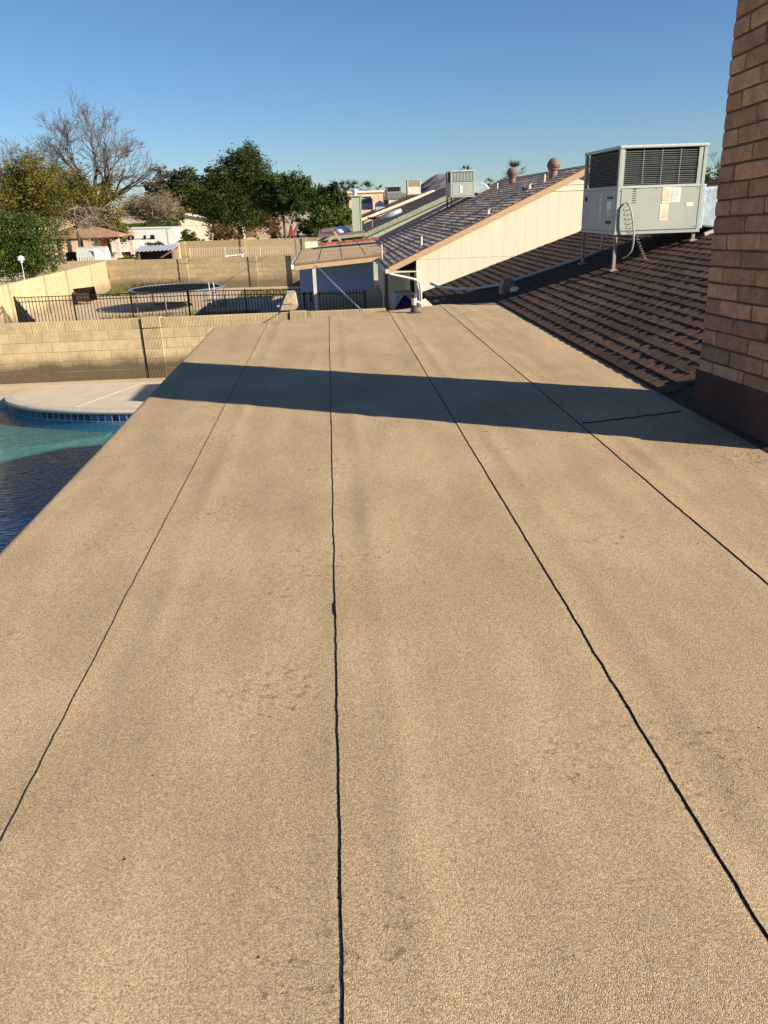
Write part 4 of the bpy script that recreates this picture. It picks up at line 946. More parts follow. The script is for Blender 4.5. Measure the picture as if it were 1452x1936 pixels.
plain_wall('block_wall', 'far tan block wall behind the white picket fence', [(-12.3, 68.4), (-2.2, 66.5), (2.5, 65.6)], 1.78, M_BLOCK2)
plain_wall('block_wall', 'short tan wall turning towards the lean-to beside the white fence', [(-11.6, 57.2), (-12.3, 68.3)], 1.72, M_PANEL, every=6)
plain_wall('block_wall', 'low tan wall with a sloping end left of the lean-to', [(-20.5, 55.2), (-13.0, 54.6)], 1.22, M_PANEL, every=8)
fence('picket_fence', 'white picket fence in front of the far block wall', [(-11.1, 65.6), (-2.6, 63.8)], 1.32, M_GUTTER, .20, pw=.022, each=False, post_every=3)
le = thing('lean_to', (-11.6, 55.5, 0), 'dark lean-to with corrugated grey roof behind the yard wall', 'lean-to')
v = []; f = []; nc = 40
for k in range(nc + 1):
    x = -12.95 + 2.7 * k / nc; zc = .03 * math.cos(k * math.pi / 2)
    v += [(x, 54.7, 1.66 + zc + .04 * k / nc), (x, 57.2, 1.93 + zc + .04 * k / nc)]
for k in range(nc): f.append((2*k, 2*k+1, 2*k+3, 2*k+2))
obj('corrugated_roof', MB().add(v, f), M_GALV, le, fix=False)
for x in (-12.7, -10.5): box('post', (x, 54.85, 0), (x + .08, 54.93, 1.62), M_BROWNW, le)
box('back_wall', (-12.85, 56.8, 0), (-10.4, 56.9, 1.85), M_BROWNW, le); box('side_wall', (-10.46, 54.9, 0), (-10.38, 56.8, 1.68), M_BROWNW, le); box('side_wall', (-12.9, 54.95, 0), (-12.82, 56.8, 1.64), M_BROWNW, le); box('front_panel', (-12.8, 55.3, 0), (-10.5, 55.36, 1.2), M_GAP, le)
for (x, y, mt_, lab, h) in ((-3.08, 70.0, M_RED, 'closed red patio umbrella peeking over the far block wall', 2.72), (-2.62, 70.3, M_NAVY, 'closed navy patio umbrella next to the red one', 2.3)):
    u = thing('patio_umbrella', (x, y, 0), lab, 'umbrella', 'closed patio umbrellas')
    obj('pole', MB().tube([(x, y, 0), (x, y, h + .05)], .03, 8), M_WHITE, u)
    v = []; f = []; ns = 16
    for j, (r_, z_) in enumerate(((.03, 0), (.07, .15), (.09, .55), (.085, .95), (.12, 1.2))):
        for k in range(ns): v.append((x + r_ * (1 + .28 * (k % 2)) * math.cos(2*math.pi*k/ns), y + r_ * (1 + .28 * (k % 2)) * math.sin(2*math.pi*k/ns), h - z_))
    for j in range(4):
        for k in range(ns): f.append((j*ns + k, j*ns + (k+1) % ns, (j+1)*ns + (k+1) % ns, (j+1)*ns + k))
    obj('folded_canopy', MB().add(v, f), mt_, u); box('base', (x - .25, y - .25, 0), (x + .25, y + .25, .08), M_DARKMETAL, u)
ln = thing('pool_lounger', (-7.3, 63.0, 0), 'blue and white sun lounger in front of the white picket fence', 'lounger')
M_BLUE = mat('blue_strap', (.02, .20, .62), .6)
for k in range(8): box('strap', (-7.9 + k * .16, 62.7, .78 + .012 * k), (-7.79 + k * .16, 63.4, .81 + .012 * k), M_BLUE if k % 2 else M_WHITE, ln)
for yy_ in (62.68, 63.38): obj('frame', MB().bar((-7.95, yy_, .77), (-6.6, yy_, .87), .05), M_WHITE, ln)
for x, yy_ in ((-7.8, 62.7), (-7.8, 63.35), (-6.75, 62.7), (-6.75, 63.35)): box('leg', (x, yy_, 0), (x + .05, yy_ + .05, .8), M_WHITE, ln)

# --- left neighbour: gazebo, curved shed, trailer, frame with weights
gz_ = thing('gazebo', (-20.5, 73, 0), 'gazebo with brown hipped roof behind the round green tree', 'gazebo')
x0, x1, y0, y1, zE, zT = -24.6, -17.95, 71.6, 77.4, 2.45, 3.35; cxm, cym = -21.6, 74.5
rf = MB(); rf.add([(x0, y0, zE), (x1, y0, zE), (x1, y1, zE), (x0, y1, zE), (cxm - .5, cym, zT), (cxm + .5, cym, zT), (x0, y0, zE - .2), (x1, y0, zE - .2), (x1, y1, zE - .2), (x0, y1, zE - .2)], [(0, 1, 5, 4), (1, 2, 5), (2, 3, 4, 5), (3, 0, 4), (6, 9, 8, 7), (0, 6, 7, 1), (1, 7, 8, 2), (2, 8, 9, 3), (3, 9, 6, 0)])
obj('roof', rf, mat('brown_hip_roof', (.30, .17, .10), .9, (.40, .24, .15), scale=5, bump=.4, bscale=18), gz_)
for x, y in ((-18.5, 72.0), (-24.2, 72.0), (-18.5, 77), (-24.2, 77)): box('post', (x, y, 0), (x + .32, y + .32, 2.26), M_PINK, gz_)
box('beam', (-24.2, 72.0, 2.05), (-18.2, 72.2, 2.25), M_BROWNW, gz_); box('orange_panel', (-20.3, 74.2, 0), (-19.75, 74.3, 2.0), M_TERRA, gz_); box('curtain', (-20.95, 74.2, 0), (-20.4, 74.26, 2.1), M_WHITE, gz_); box('counter', (-23.8, 75, 0), (-21.2, 75.8, 1.0), M_GAP, gz_)
cs = thing('curved_shed', (-18.8, 66, 0), 'small pale ribbed shed with curved white end beside the gazebo', 'shed')
arc = [(0, 0), (0, .9), (.12, 1.3), (.45, 1.62), (.9, 1.72), (1.25, 1.6), (1.55, 1.2), (1.7, .6), (1.72, 0)]
obj('body', MB().prism([(-17.75, 65.3 + a, z) for a, z in arc], (-2.2, 0, 0)), mat('pale_corrugated', (.42, .42, .39), .6, (.50, .50, .47), scale=4), cs)
obj('end_panel', MB().prism([(-17.735, 65.3 + a, z) for a, z in arc], (.02, 0, 0)), M_TRAIL, cs)
obj('front_quarter', MB().prism([(-18.55 + a, 65.28, z) for a, z in ((0, 0), (0, 1.66), (.35, 1.55), (.7, 1.25), (.95, .8), (1.08, .2), (1.1, 0))], (0, .03, 0)), M_TRAIL, cs)
for k in range(7): box('rib', (-19.9 + k * .2, 65.27, 0), (-19.86 + k * .2, 65.298, 1.0), M_GUTTER, cs)
tw_ = thing('trailer', (-18, 79, 0), 'long white box trailer with rounded end behind the gazebo', 'trailer')
prof = [(0, .7), (0, 2.80), (.05, 2.9), (6.5, 2.80), (6.75, 2.74), (6.9, 2.55), (7.0, 1.6), (6.95, .7)]
obj('body', MB().prism([(-21.4 + a, 79, z) for a, z in prof], (0, 2.4, 0)), M_TRAIL, tw_)
obj('roof_trim', MB().prism([(-21.4, 78.98, 2.72), (-14.95, 78.98, 2.62), (-14.95, 78.98, 2.72), (-21.4, 78.98, 2.82)], (0, .02, 0)), M_GALV, tw_)
obj('corner_seam', MB().box((-15.35, 78.985, .7), (-15.25, 78.999, 2.66)), M_GALV, tw_)
for x in (-19.2, -18.3): obj('wheel', MB().tube([(x, 78.95, .36), (x, 79.2, .36)], .36, 20), M_DARKMETAL, tw_)
obj('hitch', MB().bar((-14.5, 80.2, .6), (-13.4, 80.2, .55), .12), M_DARKMETAL, tw_)
wt = thing('weight_stand', (-16.6, 74, 0), 'black T-shaped stand with dark round weights in front of the trailer', 'stand')
obj('crossbar', MB().bar((-17.75, 74, 1.96), (-15.6, 74, 1.93), .12), M_GALV, wt); box('post', (-16.75, 73.95, 0), (-16.6, 74.1, 1.95), M_WHITE, wt)
for x in (-17.75, -17.4, -16.35, -15.75, -15.6): obj('weight', MB().tube([(x - .09, 74, 2.07), (x + .09, 74, 2.07)], .19, 14), M_DARKMETAL, wt)
rk_ = MB()
for (cx0, cy0, a, b, c) in ((-17.3, 67.2, .75, .6, .72),):
    bm_ = bmesh.new(); bmesh.ops.create_icosphere(bm_, subdivisions=3, radius=1)
    for v_ in bm_.verts: n_ = 1 + .22 * mn.noise(v_.co * 1.8); v_.co = Vector((cx0 + v_.co.x * a * n_, cy0 + v_.co.y * b * n_, v_.co.z * c * n_ + .3))
    me = bpy.data.meshes.new('boulder'); bm_.to_mesh(me); bm_.free(); me.materials.append(mat('boulder_rock', (.38, .29, .2), .95, (.5, .4, .3), scale=5, bump=.6, bscale=15)); o = bpy.data.objects.new('boulder', me); C.objects.link(o); tag(o, 'rounded tan boulder beside the clipped hedges', 'boulder')

# ================================================================ HOUSES FARTHER OFF
def gable_house(label, x0, x1, y0, y1, ze, zr_, wall, roof, fascia, ridge_x=None, windows=()):
    h = thing('house', ((x0 + x1)/2, (y0 + y1)/2, 0), label, 'house'); xr = ridge_x or (x0 + x1)/2
    box('wall', (x0 + .5, y0 + .4, 0), (x1 - .5, y1 - .4, ze - .1), wall, h)
    obj('gable', MB().prism([(x0 + .5, y0 + .38, ze - .2), (x1 - .5, y0 + .38, ze - .2), (x1 - .5, y0 + .38, ze), (xr, y0 + .38, zr_ - .15), (x0 + .5, y0 + .38, ze)], (0, .1, 0)), wall, h)
    rf = MB(); slab(rf, [(x0, y0, ze), (xr, y0, zr_), (xr, y1, zr_), (x0, y1, ze)], .14); slab(rf, [(xr, y0, zr_), (x1, y0, ze), (x1, y1, ze), (xr, y1, zr_)], .14); r_ = obj('roof', rf, roof, h)
    for a, b in (((x0, ze), (xr, zr_)), ((x1, ze), (xr, zr_))):
        obj('rake_board', MB().prism([(a[0], y0 - .04, a[1] - .22), (b[0], y0 - .04, b[1] - .22), (b[0], y0 - .04, b[1] + .01), (a[0], y0 - .04, a[1] + .01)], (0, .035, 0)), fascia, r_)
    for (xa, xb, za, zb) in windows:
        w_ = box('window', (xa, y0 + .34, za), (xb, y0 + .379, zb), M_WHITE, h); box('pane', (xa + .08, y0 + .33, za + .08), (xb - .08, y0 + .339, zb - .08), M_GAP, w_)
    return h
h3 = gable_house('brown roofed house with pale fascia behind the sage house chimney', 2.6, 15.5, 70, 84, 2.95, 5.1, M_STUCCO, M_ROOFFAR, M_CREAM_SH)
def h3z(x): return 2.95 + (min(x, 18.1 - x) - 2.6) * 2.15 / 6.45
make_ac(5.15, 70.6, 4.55, 1.25, 1.25, .95, h3z, 'dark grey air conditioner on tall black legs on the far brown roof', big=False, nl=8, body=M_LOUV, louv=mat('dark_coil', (.05, .05, .05), .6))
make_ac(7.0, 71.2, 4.85, 1.15, 1.15, 1.12, h3z, 'cream air conditioner on the far brown roof right of the dark one', big=False, nl=10, body=M_CREAM_SH, louv=mat('cream_slat', (.66, .52, .36), .7), vertical=True)
h4 = gable_house('tan roofed house with long low gable behind the trailer', -34, -19.6, 96, 112, 2.6, 4.9, M_STUCCO, M_TANROOF, M_CREAM_SH, ridge_x=-31)
h5 = gable_house('house with pale grey roof beside the big pine', -26, -12.5, 118, 130, 2.5, 4.9, M_CREAM_SH, M_TANROOF, M_WHITE, ridge_x=-24.5)
h6 = gable_house('low brown roofed house left of the big pine', -22, -11.5, 136, 148, 2.6, 5.0, M_BROWNW, M_ROOFFAR, M_BROWNW, ridge_x=-19.5)
make_ac(-23.1, 117.2, 4.0, 1.9, 1.4, 1.25, lambda x: 3.4, 'small white air conditioner on the pale grey roof near the big pine', big=False, nl=6, body=M_ACG2, vertical=True)
h7 = thing('house', (9.5, 140, 0), 'peach stucco house with brown hipped roof on the skyline', 'house')
box('wall', (6.6, 138, 0), (14.5, 148, 5.4), M_STUCCO, h7)
rf = MB().add([(6.2, 137.5, 5.4), (14.9, 137.5, 5.4), (14.9, 148.5, 5.4), (6.2, 148.5, 5.4), (9.5, 143, 6.5), (11.6, 143, 6.5)], [(0, 1, 5, 4), (1, 2, 5), (2, 3, 4, 5), (3, 0, 4), (0, 3, 2, 1)]); obj('roof', rf, M_ROOFFAR, h7)
for x in (7.2, 9.4, 12.0):
    w_ = box('window', (x, 137.93, 4.0), (x + 1.1, 137.99, 5.1), M_WHITE, h7); box('pane', (x + .1, 137.9, 4.1), (x + 1.0, 137.925, 5.0), M_GAP, w_)
h8 = thing('house', (3.4, 120, 0), 'pale two storey house peeking over the roofs by the palms', 'house')
box('wall', (3.2, 120, 0), (8.2, 130, 5.9), M_STUCCO, h8); box('parapet', (3.0, 119.8, 5.9), (8.4, 130.2, 6.15), M_CREAM_SH, h8)
w_ = box('window', (5.2, 119.94, 4.3), (6.6, 119.99, 5.5), M_WHITE, h8); box('pane', (5.3, 119.9, 4.4), (6.5, 119.93, 5.4), M_GAP, w_)
make_ac(2.75, 72.5, 3.75, 1.3, 1.2, .9, lambda x: 3.0 if x > 2.6 else 2.9, 'grey air conditioner standing just right of the sage chimney', big=False, nl=8, body=M_CONDUIT, louv=M_GALV)
bt = thing('blue_tarp_cover', (4.6, 71.5, 3.6), 'pale blue duct cover beside the grey air conditioner', 'duct cover')
obj('cover', MB().prism([(4.2, 71.2, 3.62), (5.0, 71.2, 3.85), (4.85, 71.2, 4.3), (4.55, 71.2, 4.42), (4.2, 71.2, 4.15)], (0, .8, 0)), M_FOIL, bt)
# distant mountain
v = []; f = []; NXm, NYm = 70, 14
for i in range(NXm):
    for j in range(NYm):
        x = -300 + i * 40; y = 3000 + j * 60; t_ = j / (NYm - 1); env = math.exp(-((x - 520) / 170) ** 2) * 108 + math.exp(-((x - 1600) / 500) ** 2) * 60 + 8
        v.append((x, y, env * math.sin(math.pi * min(1, t_ * .62 + .0)) * (1 + .35 * mn.noise(Vector((x * .006, y * .006, 0)))) + 10 * mn.noise(Vector((x * .02, y * .02, 4))) - 2))
for i in range(NXm - 1):
    for j in range(NYm - 1): q = i * NYm + j; f.append((q, q + NYm, q + NYm + 1, q + 1))
struct('mountain', MB().add(v, f), mat('desert_rock', (.13, .115, .125), .95, (.18, .16, .165), scale=.01), fix=False)

# ================================================================ TREES AND PLANTS
def leaf_cloud(name, blobs, n, size, mt, parent, seed, per=26, spread=.35, shell=.75, flat=.5, aspect=.55, up=.0):
    """n small leaf blades in clumps through ellipsoidal blobs [(centre, (rx, ry, rz))]"""
    r = np.random.default_rng(seed); vol = np.array([b[1][0] * b[1][1] * b[1][2] for b in blobs]) ** .7; vol = vol / vol.sum()
    nc = max(1, n // per); which = r.choice(len(blobs), nc, p=vol)
    d = r.normal(size=(nc, 3)); d /= np.linalg.norm(d, axis=1)[:, None]
    rad = shell + (1 - shell) * r.random(nc) ** .8; inner = r.random(nc) < .40; rad[inner] = r.random(inner.sum()) ** .4 * shell
    cen = np.array([b[0] for b in blobs])[which]; rr_ = np.array([b[1] for b in blobs])[which]
    cc = cen + d * rad[:, None] * rr_ * (1 + .12 * r.normal(size=(nc, 1)))
    k = np.repeat(np.arange(nc), per); m_ = len(k)
    sz_c = rr_.mean(axis=1) * spread * (.6 + .8 * r.random(nc))
    p = cc[k] + r.normal(size=(m_, 3)) * sz_c[k][:, None] * np.array([.55, .55, .45])
    p[:, 2] = np.maximum(p[:, 2], .05)
    a = r.normal(size=(m_, 3)); a[:, 2] = a[:, 2] * flat + up; a /= np.linalg.norm(a, axis=1)[:, None]
    b = r.normal(size=(m_, 3)); b -= a * (a * b).sum(1)[:, None]; b /= np.linalg.norm(b, axis=1)[:, None]
    s_ = size * (.6 + .8 * r.random(m_)); a *= s_[:, None] * .5; b *= s_[:, None] * .5 * aspect
    v = np.stack([p - a, p + b, p + a, p - b], 1).reshape(-1, 3) - np.array(org(parent))
    me = bpy.data.meshes.new(name); me.vertices.add(len(v)); me.vertices.foreach_set('co', v.astype(np.float32).ravel())
    me.loops.add(m_ * 4); me.loops.foreach_set('vertex_index', np.arange(m_ * 4, dtype=np.int32)); me.polygons.add(m_)
    me.polygons.foreach_set('loop_start', np.arange(0, m_ * 4, 4, dtype=np.int32)); me.polygons.foreach_set('loop_total', np.full(m_, 4, dtype=np.int32)); me.update(calc_edges=True); me.validate()
    me.materials.append(mt); o = bpy.data.objects.new(name, me); C.objects.link(o); o.parent = parent; return o
def branches(mb, p, d, length, rad, depth, r, spread=.6, up=.12, seg=5, kids=(2, 4), shrink=.68, tips=None, minr=.006):
    pts = [p]; rs = [rad]; dd = d.normalized(); n = 4
    for k in range(n):
        dd = (dd + Vector((r.gauss(0, .13), r.gauss(0, .13), r.gauss(0, .08) + up * .25))).normalized(); pts.append(pts[-1] + dd * length / n); rs.append(max(minr, rad * (1 - .45 * (k + 1) / n)))
    mb.tube(pts, rs, seg if rad > .03 else 3, False)
    if depth == 0:
        if tips is not None: tips.append(pts[-1])
        return
    nk = r.randint(*kids)
    for k in range(nk):
        i = r.randint(2, n) if k else n; ax = Vector((r.gauss(0, 1), r.gauss(0, 1), r.gauss(0, .5))); ax -= dd * ax.dot(dd); ax.normalize()
        nd = (dd + ax * r.uniform(.5, 1.2) * spread + Vector((0, 0, up))).normalized()
        branches(mb, pts[i], nd, length * shrink * r.uniform(.75, 1.2), max(minr, rs[i] * .72), depth - 1, r, spread, up, seg, kids, shrink, tips, minr)
def tree(name, label, base, blobs, n, leaf, lm, seed, trunk_h=1.5, trunk_r=.18, limbs=4, cat='tree', group=None, **kw):
    t = thing(name, base, label, cat, group); b = Vector(base); r = random.Random(seed)
    tm = MB(); top = b + Vector((r.uniform(-.1, .1), r.uniform(-.1, .1), trunk_h)); tm.tube([b, b.lerp(top, .5) + Vector((r.uniform(-.06, .06), 0, 0)), top], [trunk_r * 1.25, trunk_r, trunk_r * .85], 8)
    obj('trunk', tm, M_TRUNK, t, smooth=True)
    lmb = MB()
    for k in range(limbs):
        c = Vector(blobs[r.randrange(len(blobs))][0]); branches(lmb, top - Vector((0, 0, .1)), (c - top).normalized() + Vector((r.gauss(0, .3), r.gauss(0, .3), .2)), max(.4, (c - top).length * .45), trunk_r * .6, 2, r, .6)
    if lmb.v: obj('limbs', lmb, M_TRUNK, t, smooth=True, fix=False)
    leaf_cloud('crown', blobs, n, leaf, lm, t, seed, **kw); return t
def rblobs(c, rad, k, seed, sub=.55):
    """one main ellipsoid broken into k overlapping lobes"""
    r = random.Random(seed); out = [(tuple(c), tuple(x * .72 for x in rad))]
    for i in range(k):
        a = r.uniform(0, 2 * math.pi); e = r.uniform(-.5, 1); q = r.uniform(.5, .75)
        out.append(((c[0] + math.cos(a) * rad[0] * q * math.sqrt(1 - min(.95, e*e*.7)), c[1] + math.sin(a) * rad[1] * q * math.sqrt(1 - min(.95, e*e*.7)), c[2] + e * rad[2] * .62), tuple(x * sub * r.uniform(.6, 1.05) for x in rad)))
    return out
L_CIT = leafmat('citrus_leaf', (.024, .048, .009), (.11, .145, .024), 1.6)
L_OLIVE = leafmat('yellowing_leaf', (.050, .056, .012), (.19, .165, .032), .8)
L_GOLD = leafmat('gold_leaf', (.10, .095, .02), (.27, .20, .04), .9)
L_PINE = leafmat('pine_needle', (.018, .034, .009), (.08, .095, .022), .6)
L_FICUS = leafmat('ficus_leaf', (.014, .034, .009), (.075, .105, .024), .9)
L_FAR = leafmat('far_evergreen', (.022, .036, .018), (.055, .072, .032), .3)
L_DRY = leafmat('dry_leaf', (.16, .075, .03), (.27, .15, .07), 1.5)
L_RED = leafmat('reddish_leaf', (.06, .045, .018), (.17, .09, .035), 2.0)
L_HEDGE = leafmat('clipped_hedge', (.10, .10, .012), (.28, .23, .02), 2.5)
L_HEDGED = leafmat('dark_hedge', (.03, .055, .012), (.09, .11, .02), 2.5)
L_PALM = leafmat('palm_frond', (.035, .05, .015), (.10, .11, .03), 1.5)
L_TWIG = leafmat('pale_twig', (.15, .12, .075), (.27, .22, .15), 1.0, trans=.05)
# citrus tree left
c = at(60, 468, 45); tree('citrus_tree', 'dense round green tree behind the left panelled wall', (c.x, 45, 0), rblobs((c.x - .6, 45, 2.25), (3.0, 2.4, 2.0), 13, 3), 30000, .11, L_CIT, 4, .9, .16, 4, group='trees beyond the left wall', spread=.28)
# yellowing tree mass
def lean(label, px, Y, ztop, rx, zlow, n, lm, seed, k=9, leaf=.3, name='leafy_tree', py=None, **kw):
    c = at(px, 400, Y); zc = (ztop + zlow) / 2; return tree(name, label, (c.x, Y, 0), rblobs((c.x, Y, zc), (rx, rx * .8, (ztop - zlow) / 2), k, seed), n, leaf, lm, seed, max(.6, zlow + .5), .22, 5, **kw)
lean('tall yellow-green tree at the left edge above the round green tree', 20, 66, 8.4, 4.6, 2.6, 32000, L_OLIVE, 11, 14, .16, group='trees beyond the left wall', spread=.3)
lean('yellow-green tree between the left edge and the bare tree', 100, 72, 7.9, 4.2, 2.4, 28000, L_OLIVE, 12, 14, .16, group='trees beyond the left wall', spread=.3)
# big bare tree with golden skirt
def bare(label, base, dirs, h0, r0, depth, seed, length, **kw):
    t = thing('bare_tree', base, label, 'tree', 'leafless winter trees'); r = random.Random(seed); b = Vector(base); top = b + Vector((r.uniform(-.2, .2), 0, h0))
    obj('trunk', MB().tube([b, b.lerp(top, .5) + Vector((.08, 0, 0)), top], [r0 * 1.3, r0, r0 * .92], 10), M_TRUNK, t, smooth=True)
    for d in dirs:
        lm_ = MB(); branches(lm_, top - Vector((0, 0, .15)), Vector(d), length * r.uniform(.85, 1.15), r0 * .72, depth, r, **kw); obj('limb', lm_, M_TWIG if r0 < .1 else M_TRUNKG, t, smooth=True, fix=False)
    return t
M_TRUNKG = mat('grey_bark', (.085, .065, .05), .95, (.19, .15, .12), scale=2)
bt_ = bare('tallest bare grey tree rising beside the yellow-green trees', (at(192, 400, 75).x, 75, 0), [(-.55, .1, 1), (-.12, -.2, 1), (.25, .2, 1.05), (.62, 0, .8), (.1, .4, 1), (-.3, -.3, .9), (.75, -.1, .45)], 4.9, .30, 5, 21, 2.75, spread=.54, up=.04, shrink=.70, kids=(3, 4), minr=.010)
c = at(200, 400, 74); leaf_cloud('ivy_skirt', [((c.x + .3, 74.3, 5.3), (1.3, 1.1, 1.9)), ((c.x, 74.3, 3.2), (1.5, 1.1, 1.6)), ((c.x - 1.4, 74.6, 3.4), (1.2, 1, 1.7)), ((c.x + .7, 74.2, 2.6), (1.0, 1, 1.1))], 9000, .17, L_GOLD, bt_, 22, spread=.34)
bare('bare twiggy tree left of the tallest one, leaning towards it', (at(140, 400, 76).x, 76, 0), [(-.8, 0, 1), (-.45, .2, 1), (-.9, -.1, .7), (-.15, 0, 1.1), (.15, .1, .7)], 5.2, .2, 5, 23, 2.35, spread=.75, up=.04, minr=.010)
bare('bare grey tree at the far left edge', (at(25, 400, 78).x, 78, 0), [(-.3, 0, 1), (.1, .1, 1), (.5, -.1, .9), (-.6, 0, .7)], 5.2, .2, 5, 24, 2.1, spread=.7, up=.08, minr=.010)
# grey brush cascading in front of the bare trees
gb2 = thing('dry_brush', (at(140, 400, 70).x, 70, 0), 'tangle of dry grey branches between the yellow-green trees and bare tree', 'brush'); r_ = random.Random(31); mb2 = MB()
for k in range(26):
    p = Vector((at(r_.uniform(112, 170), 400, 70).x, 70 + r_.uniform(-.8, .8), r_.uniform(3.6, 6.6))); branches(mb2, p, Vector((r_.gauss(0, .6), r_.gauss(0, .4), r_.uniform(-.9, .2))), r_.uniform(.9, 1.5), .022, 3, r_, .7, -.10, 3, (2, 3), .75, None, .009)
obj('twigs', mb2, M_TWIG, gb2, fix=False); obj('stem', MB().tube([(at(140, 400, 70).x, 70, 0), (at(140, 400, 70).x, 70, 5.5)], [.14, .05], 6), M_TRUNK, gb2)
# pale desert tree over the tan roof
lean('pale twiggy desert tree above the trailer', 288, 88, 6.2, 3.2, 2.6, 9000, L_TWIG, 41, 8, .75, name='desert_tree', spread=.5, aspect=.05)
lean('olive desert tree right of the pale twiggy one', 318, 93, 5.4, 2.2, 2.6, 2600, L_OLIVE, 42, 6, .3, name='desert_tree', spread=.4)
# row of far evergreens
for k, (px, zt, rx) in enumerate(((312, 9.8, 3.2), (330, 12.0, 3.4), (352, 11.0, 3.0), (372, 12.2, 3.6), (392, 11.0, 3.2))):
    lean(('narrow dark evergreen at the left end of the far evergreen row', 'tall far evergreen, second from the left in the row', 'shorter far evergreen in the middle of the row', 'tall far evergreen, fourth from the left in the row', 'far evergreen half hidden by the big pine')[k], px, 150 + 3 * (k % 2), zt, rx, 2.5, 2600, L_FAR, 50 + k, 8, .75, name='evergreen_tree', group='far evergreen row', spread=.34)
lean('dark bushy tree in front of the far evergreen row', 385, 122, 8.6, 4.4, 1.5, 7500, L_PINE, 57, 10, .42, name='evergreen_tree', spread=.3)
# the big pine
c = at(450, 400, 105); bl = []
for (px, py, rx, rz) in ((465, 305, 1.9, 1.9), (445, 325, 2.6, 1.8), (430, 345, 2.6, 1.8), (480, 330, 2.3, 2.2), (420, 375, 3.0, 2.0), (455, 370, 4.0, 2.4), (495, 365, 2.4, 2.2), (415, 405, 2.6, 1.7), (450, 410, 3.8, 2.0), (490, 405, 2.8, 1.8), (440, 302, .9, 1.0), (473, 292, 1.2, 1.2), (410, 350, 1.5, 1.3)):
    q = at(px, py, 105 + random.Random(px).uniform(-1.5, 1.5)); bl.append((tuple(q), (rx, rx * .9, rz)))
tree('pine_tree', 'largest dark pine tree in the middle distance', (c.x, 105, 0), bl, 52000, .30, L_PINE, 61, 2.5, .35, 0, spread=.30, aspect=.35)
# ficus with forked trunk
c = at(538, 400, 84); t_ = tree('ficus_tree', 'round dark green broadleaf tree with forked trunk right of the big pine', (c.x, 84, 0), rblobs((c.x + .2, 84, 5.0), (3.3, 2.9, 2.5), 16, 71), 36000, .22, L_FICUS, 72, .7, .22, 0, spread=.26)
for dx, dz in ((-1.3, 3.2), (-.2, 3.4), (1.5, 2.9), (.8, 3.3)): obj('limb', MB().tube([(c.x, 84, .5), (c.x + dx * .45, 84, 1.5), (c.x + dx, 84.2, dz)], [.2, .16, .1], 8), M_TRUNK, t_, smooth=True)
lean('green tree between the ficus and the palms', 628, 96, 7.0, 2.6, 1.6, 6500, L_FICUS, 73, 9, .32, spread=.28)
lean('dark green tree behind the ficus on its right', 600, 104, 6.2, 2.6, 1.5, 4500, L_PINE, 77, 8, .35, spread=.28)
lean('light green citrus tree behind the sage house patio', 632, 70, 3.9, 2.1, 1.6, 6000, leafmat('light_citrus', (.05, .08, .014), (.15, .16, .03), 1.4), 74, 8, .2, name='citrus_tree', spread=.3)
lean('bushy dark tree low behind the brown patio roof', 590, 74, 3.6, 1.4, 1.2, 3000, L_FICUS, 75, 6, .2, spread=.3)
lean('small dry brown tree below the ficus', 513, 76, 3.4, .95, 1.2, 1600, L_DRY, 76, 5, .16, spread=.32)
lean('green treetop right of the large air conditioner', 1356, 62, 6.3, 2.9, 2.5, 8000, L_CIT, 78, 9, .24, spread=.26)
bare('thin bare branches above the treetop by the chimney', (at(1368, 400, 66).x, 66, 0), [(-.4, 0, 1), (.3, 0, 1), (0, .2, 1)], 4.4, .1, 4, 79, 1.1, spread=.5, up=.2, minr=.012)
# palms
def palm(label, px, Y, z, s, seed, n=26):
    b = at(px, 400, Y); t = thing('palm_tree', (b.x, Y, 0), label, 'palm', 'palm trees on the skyline'); r = random.Random(seed)
    obj('trunk', MB().tube([(b.x, Y, 0), (b.x + .1, Y, z * .5), (b.x, Y, z)], [.22 * s, .16 * s, .14 * s], 8), M_TRUNK, t, smooth=True)
    fr = MB()
    for k in range(n):
        a = r.uniform(0, 2 * math.pi); e = r.uniform(-.5, 1.3); d = Vector((math.cos(a) * math.cos(e), math.sin(a) * math.cos(e), math.sin(e))); p0 = Vector((b.x, Y, z)); p1 = p0 + d * s * .65
        for j in range(13):
            q = (j - 6) * .2; sd = d.cross(Vector((0, 0, 1))); sd.normalize(); dd = (d * math.cos(q) + sd * math.sin(q)); tip = p1 + dd * s * .7 * (1 - .03 * abs(j - 6)) - Vector((0, 0, .12 * s * abs(q) + .05 * s)); wv = sd * .035 * s
            fr.add([p1 - wv, p1 + wv, tip], [(0, 1, 2)])
        fr.add([p0 - Vector((0, 0, .02)), p0 + Vector((0, 0, .02)), p1], [(0, 1, 2)])
    leafs = obj('crown', fr, L_PALM, t, fix=False); return t
palm('fan palm behind the turbine vents of the cream house', 971, 50, 5.45, .78, 81, 34)
palm('tiny palm top just above the pale air conditioner', 880, 90, 7.0, .8, 82)
palm('left palm of the skyline pair behind the sage chimney', 657, 130, 6.4, 1.7, 83); palm('right palm of the skyline pair behind the sage chimney', 671, 138, 6.6, 1.5, 84)
palm('single skyline palm above the peach house', 695, 150, 6.6, 1.8, 85); palm('smallest skyline palm right of the single one', 717, 170, 7.0, 1.2, 86); palm('small palm top right of the foil duct on the cream roof', 923, 80, 5.6, .6, 87)
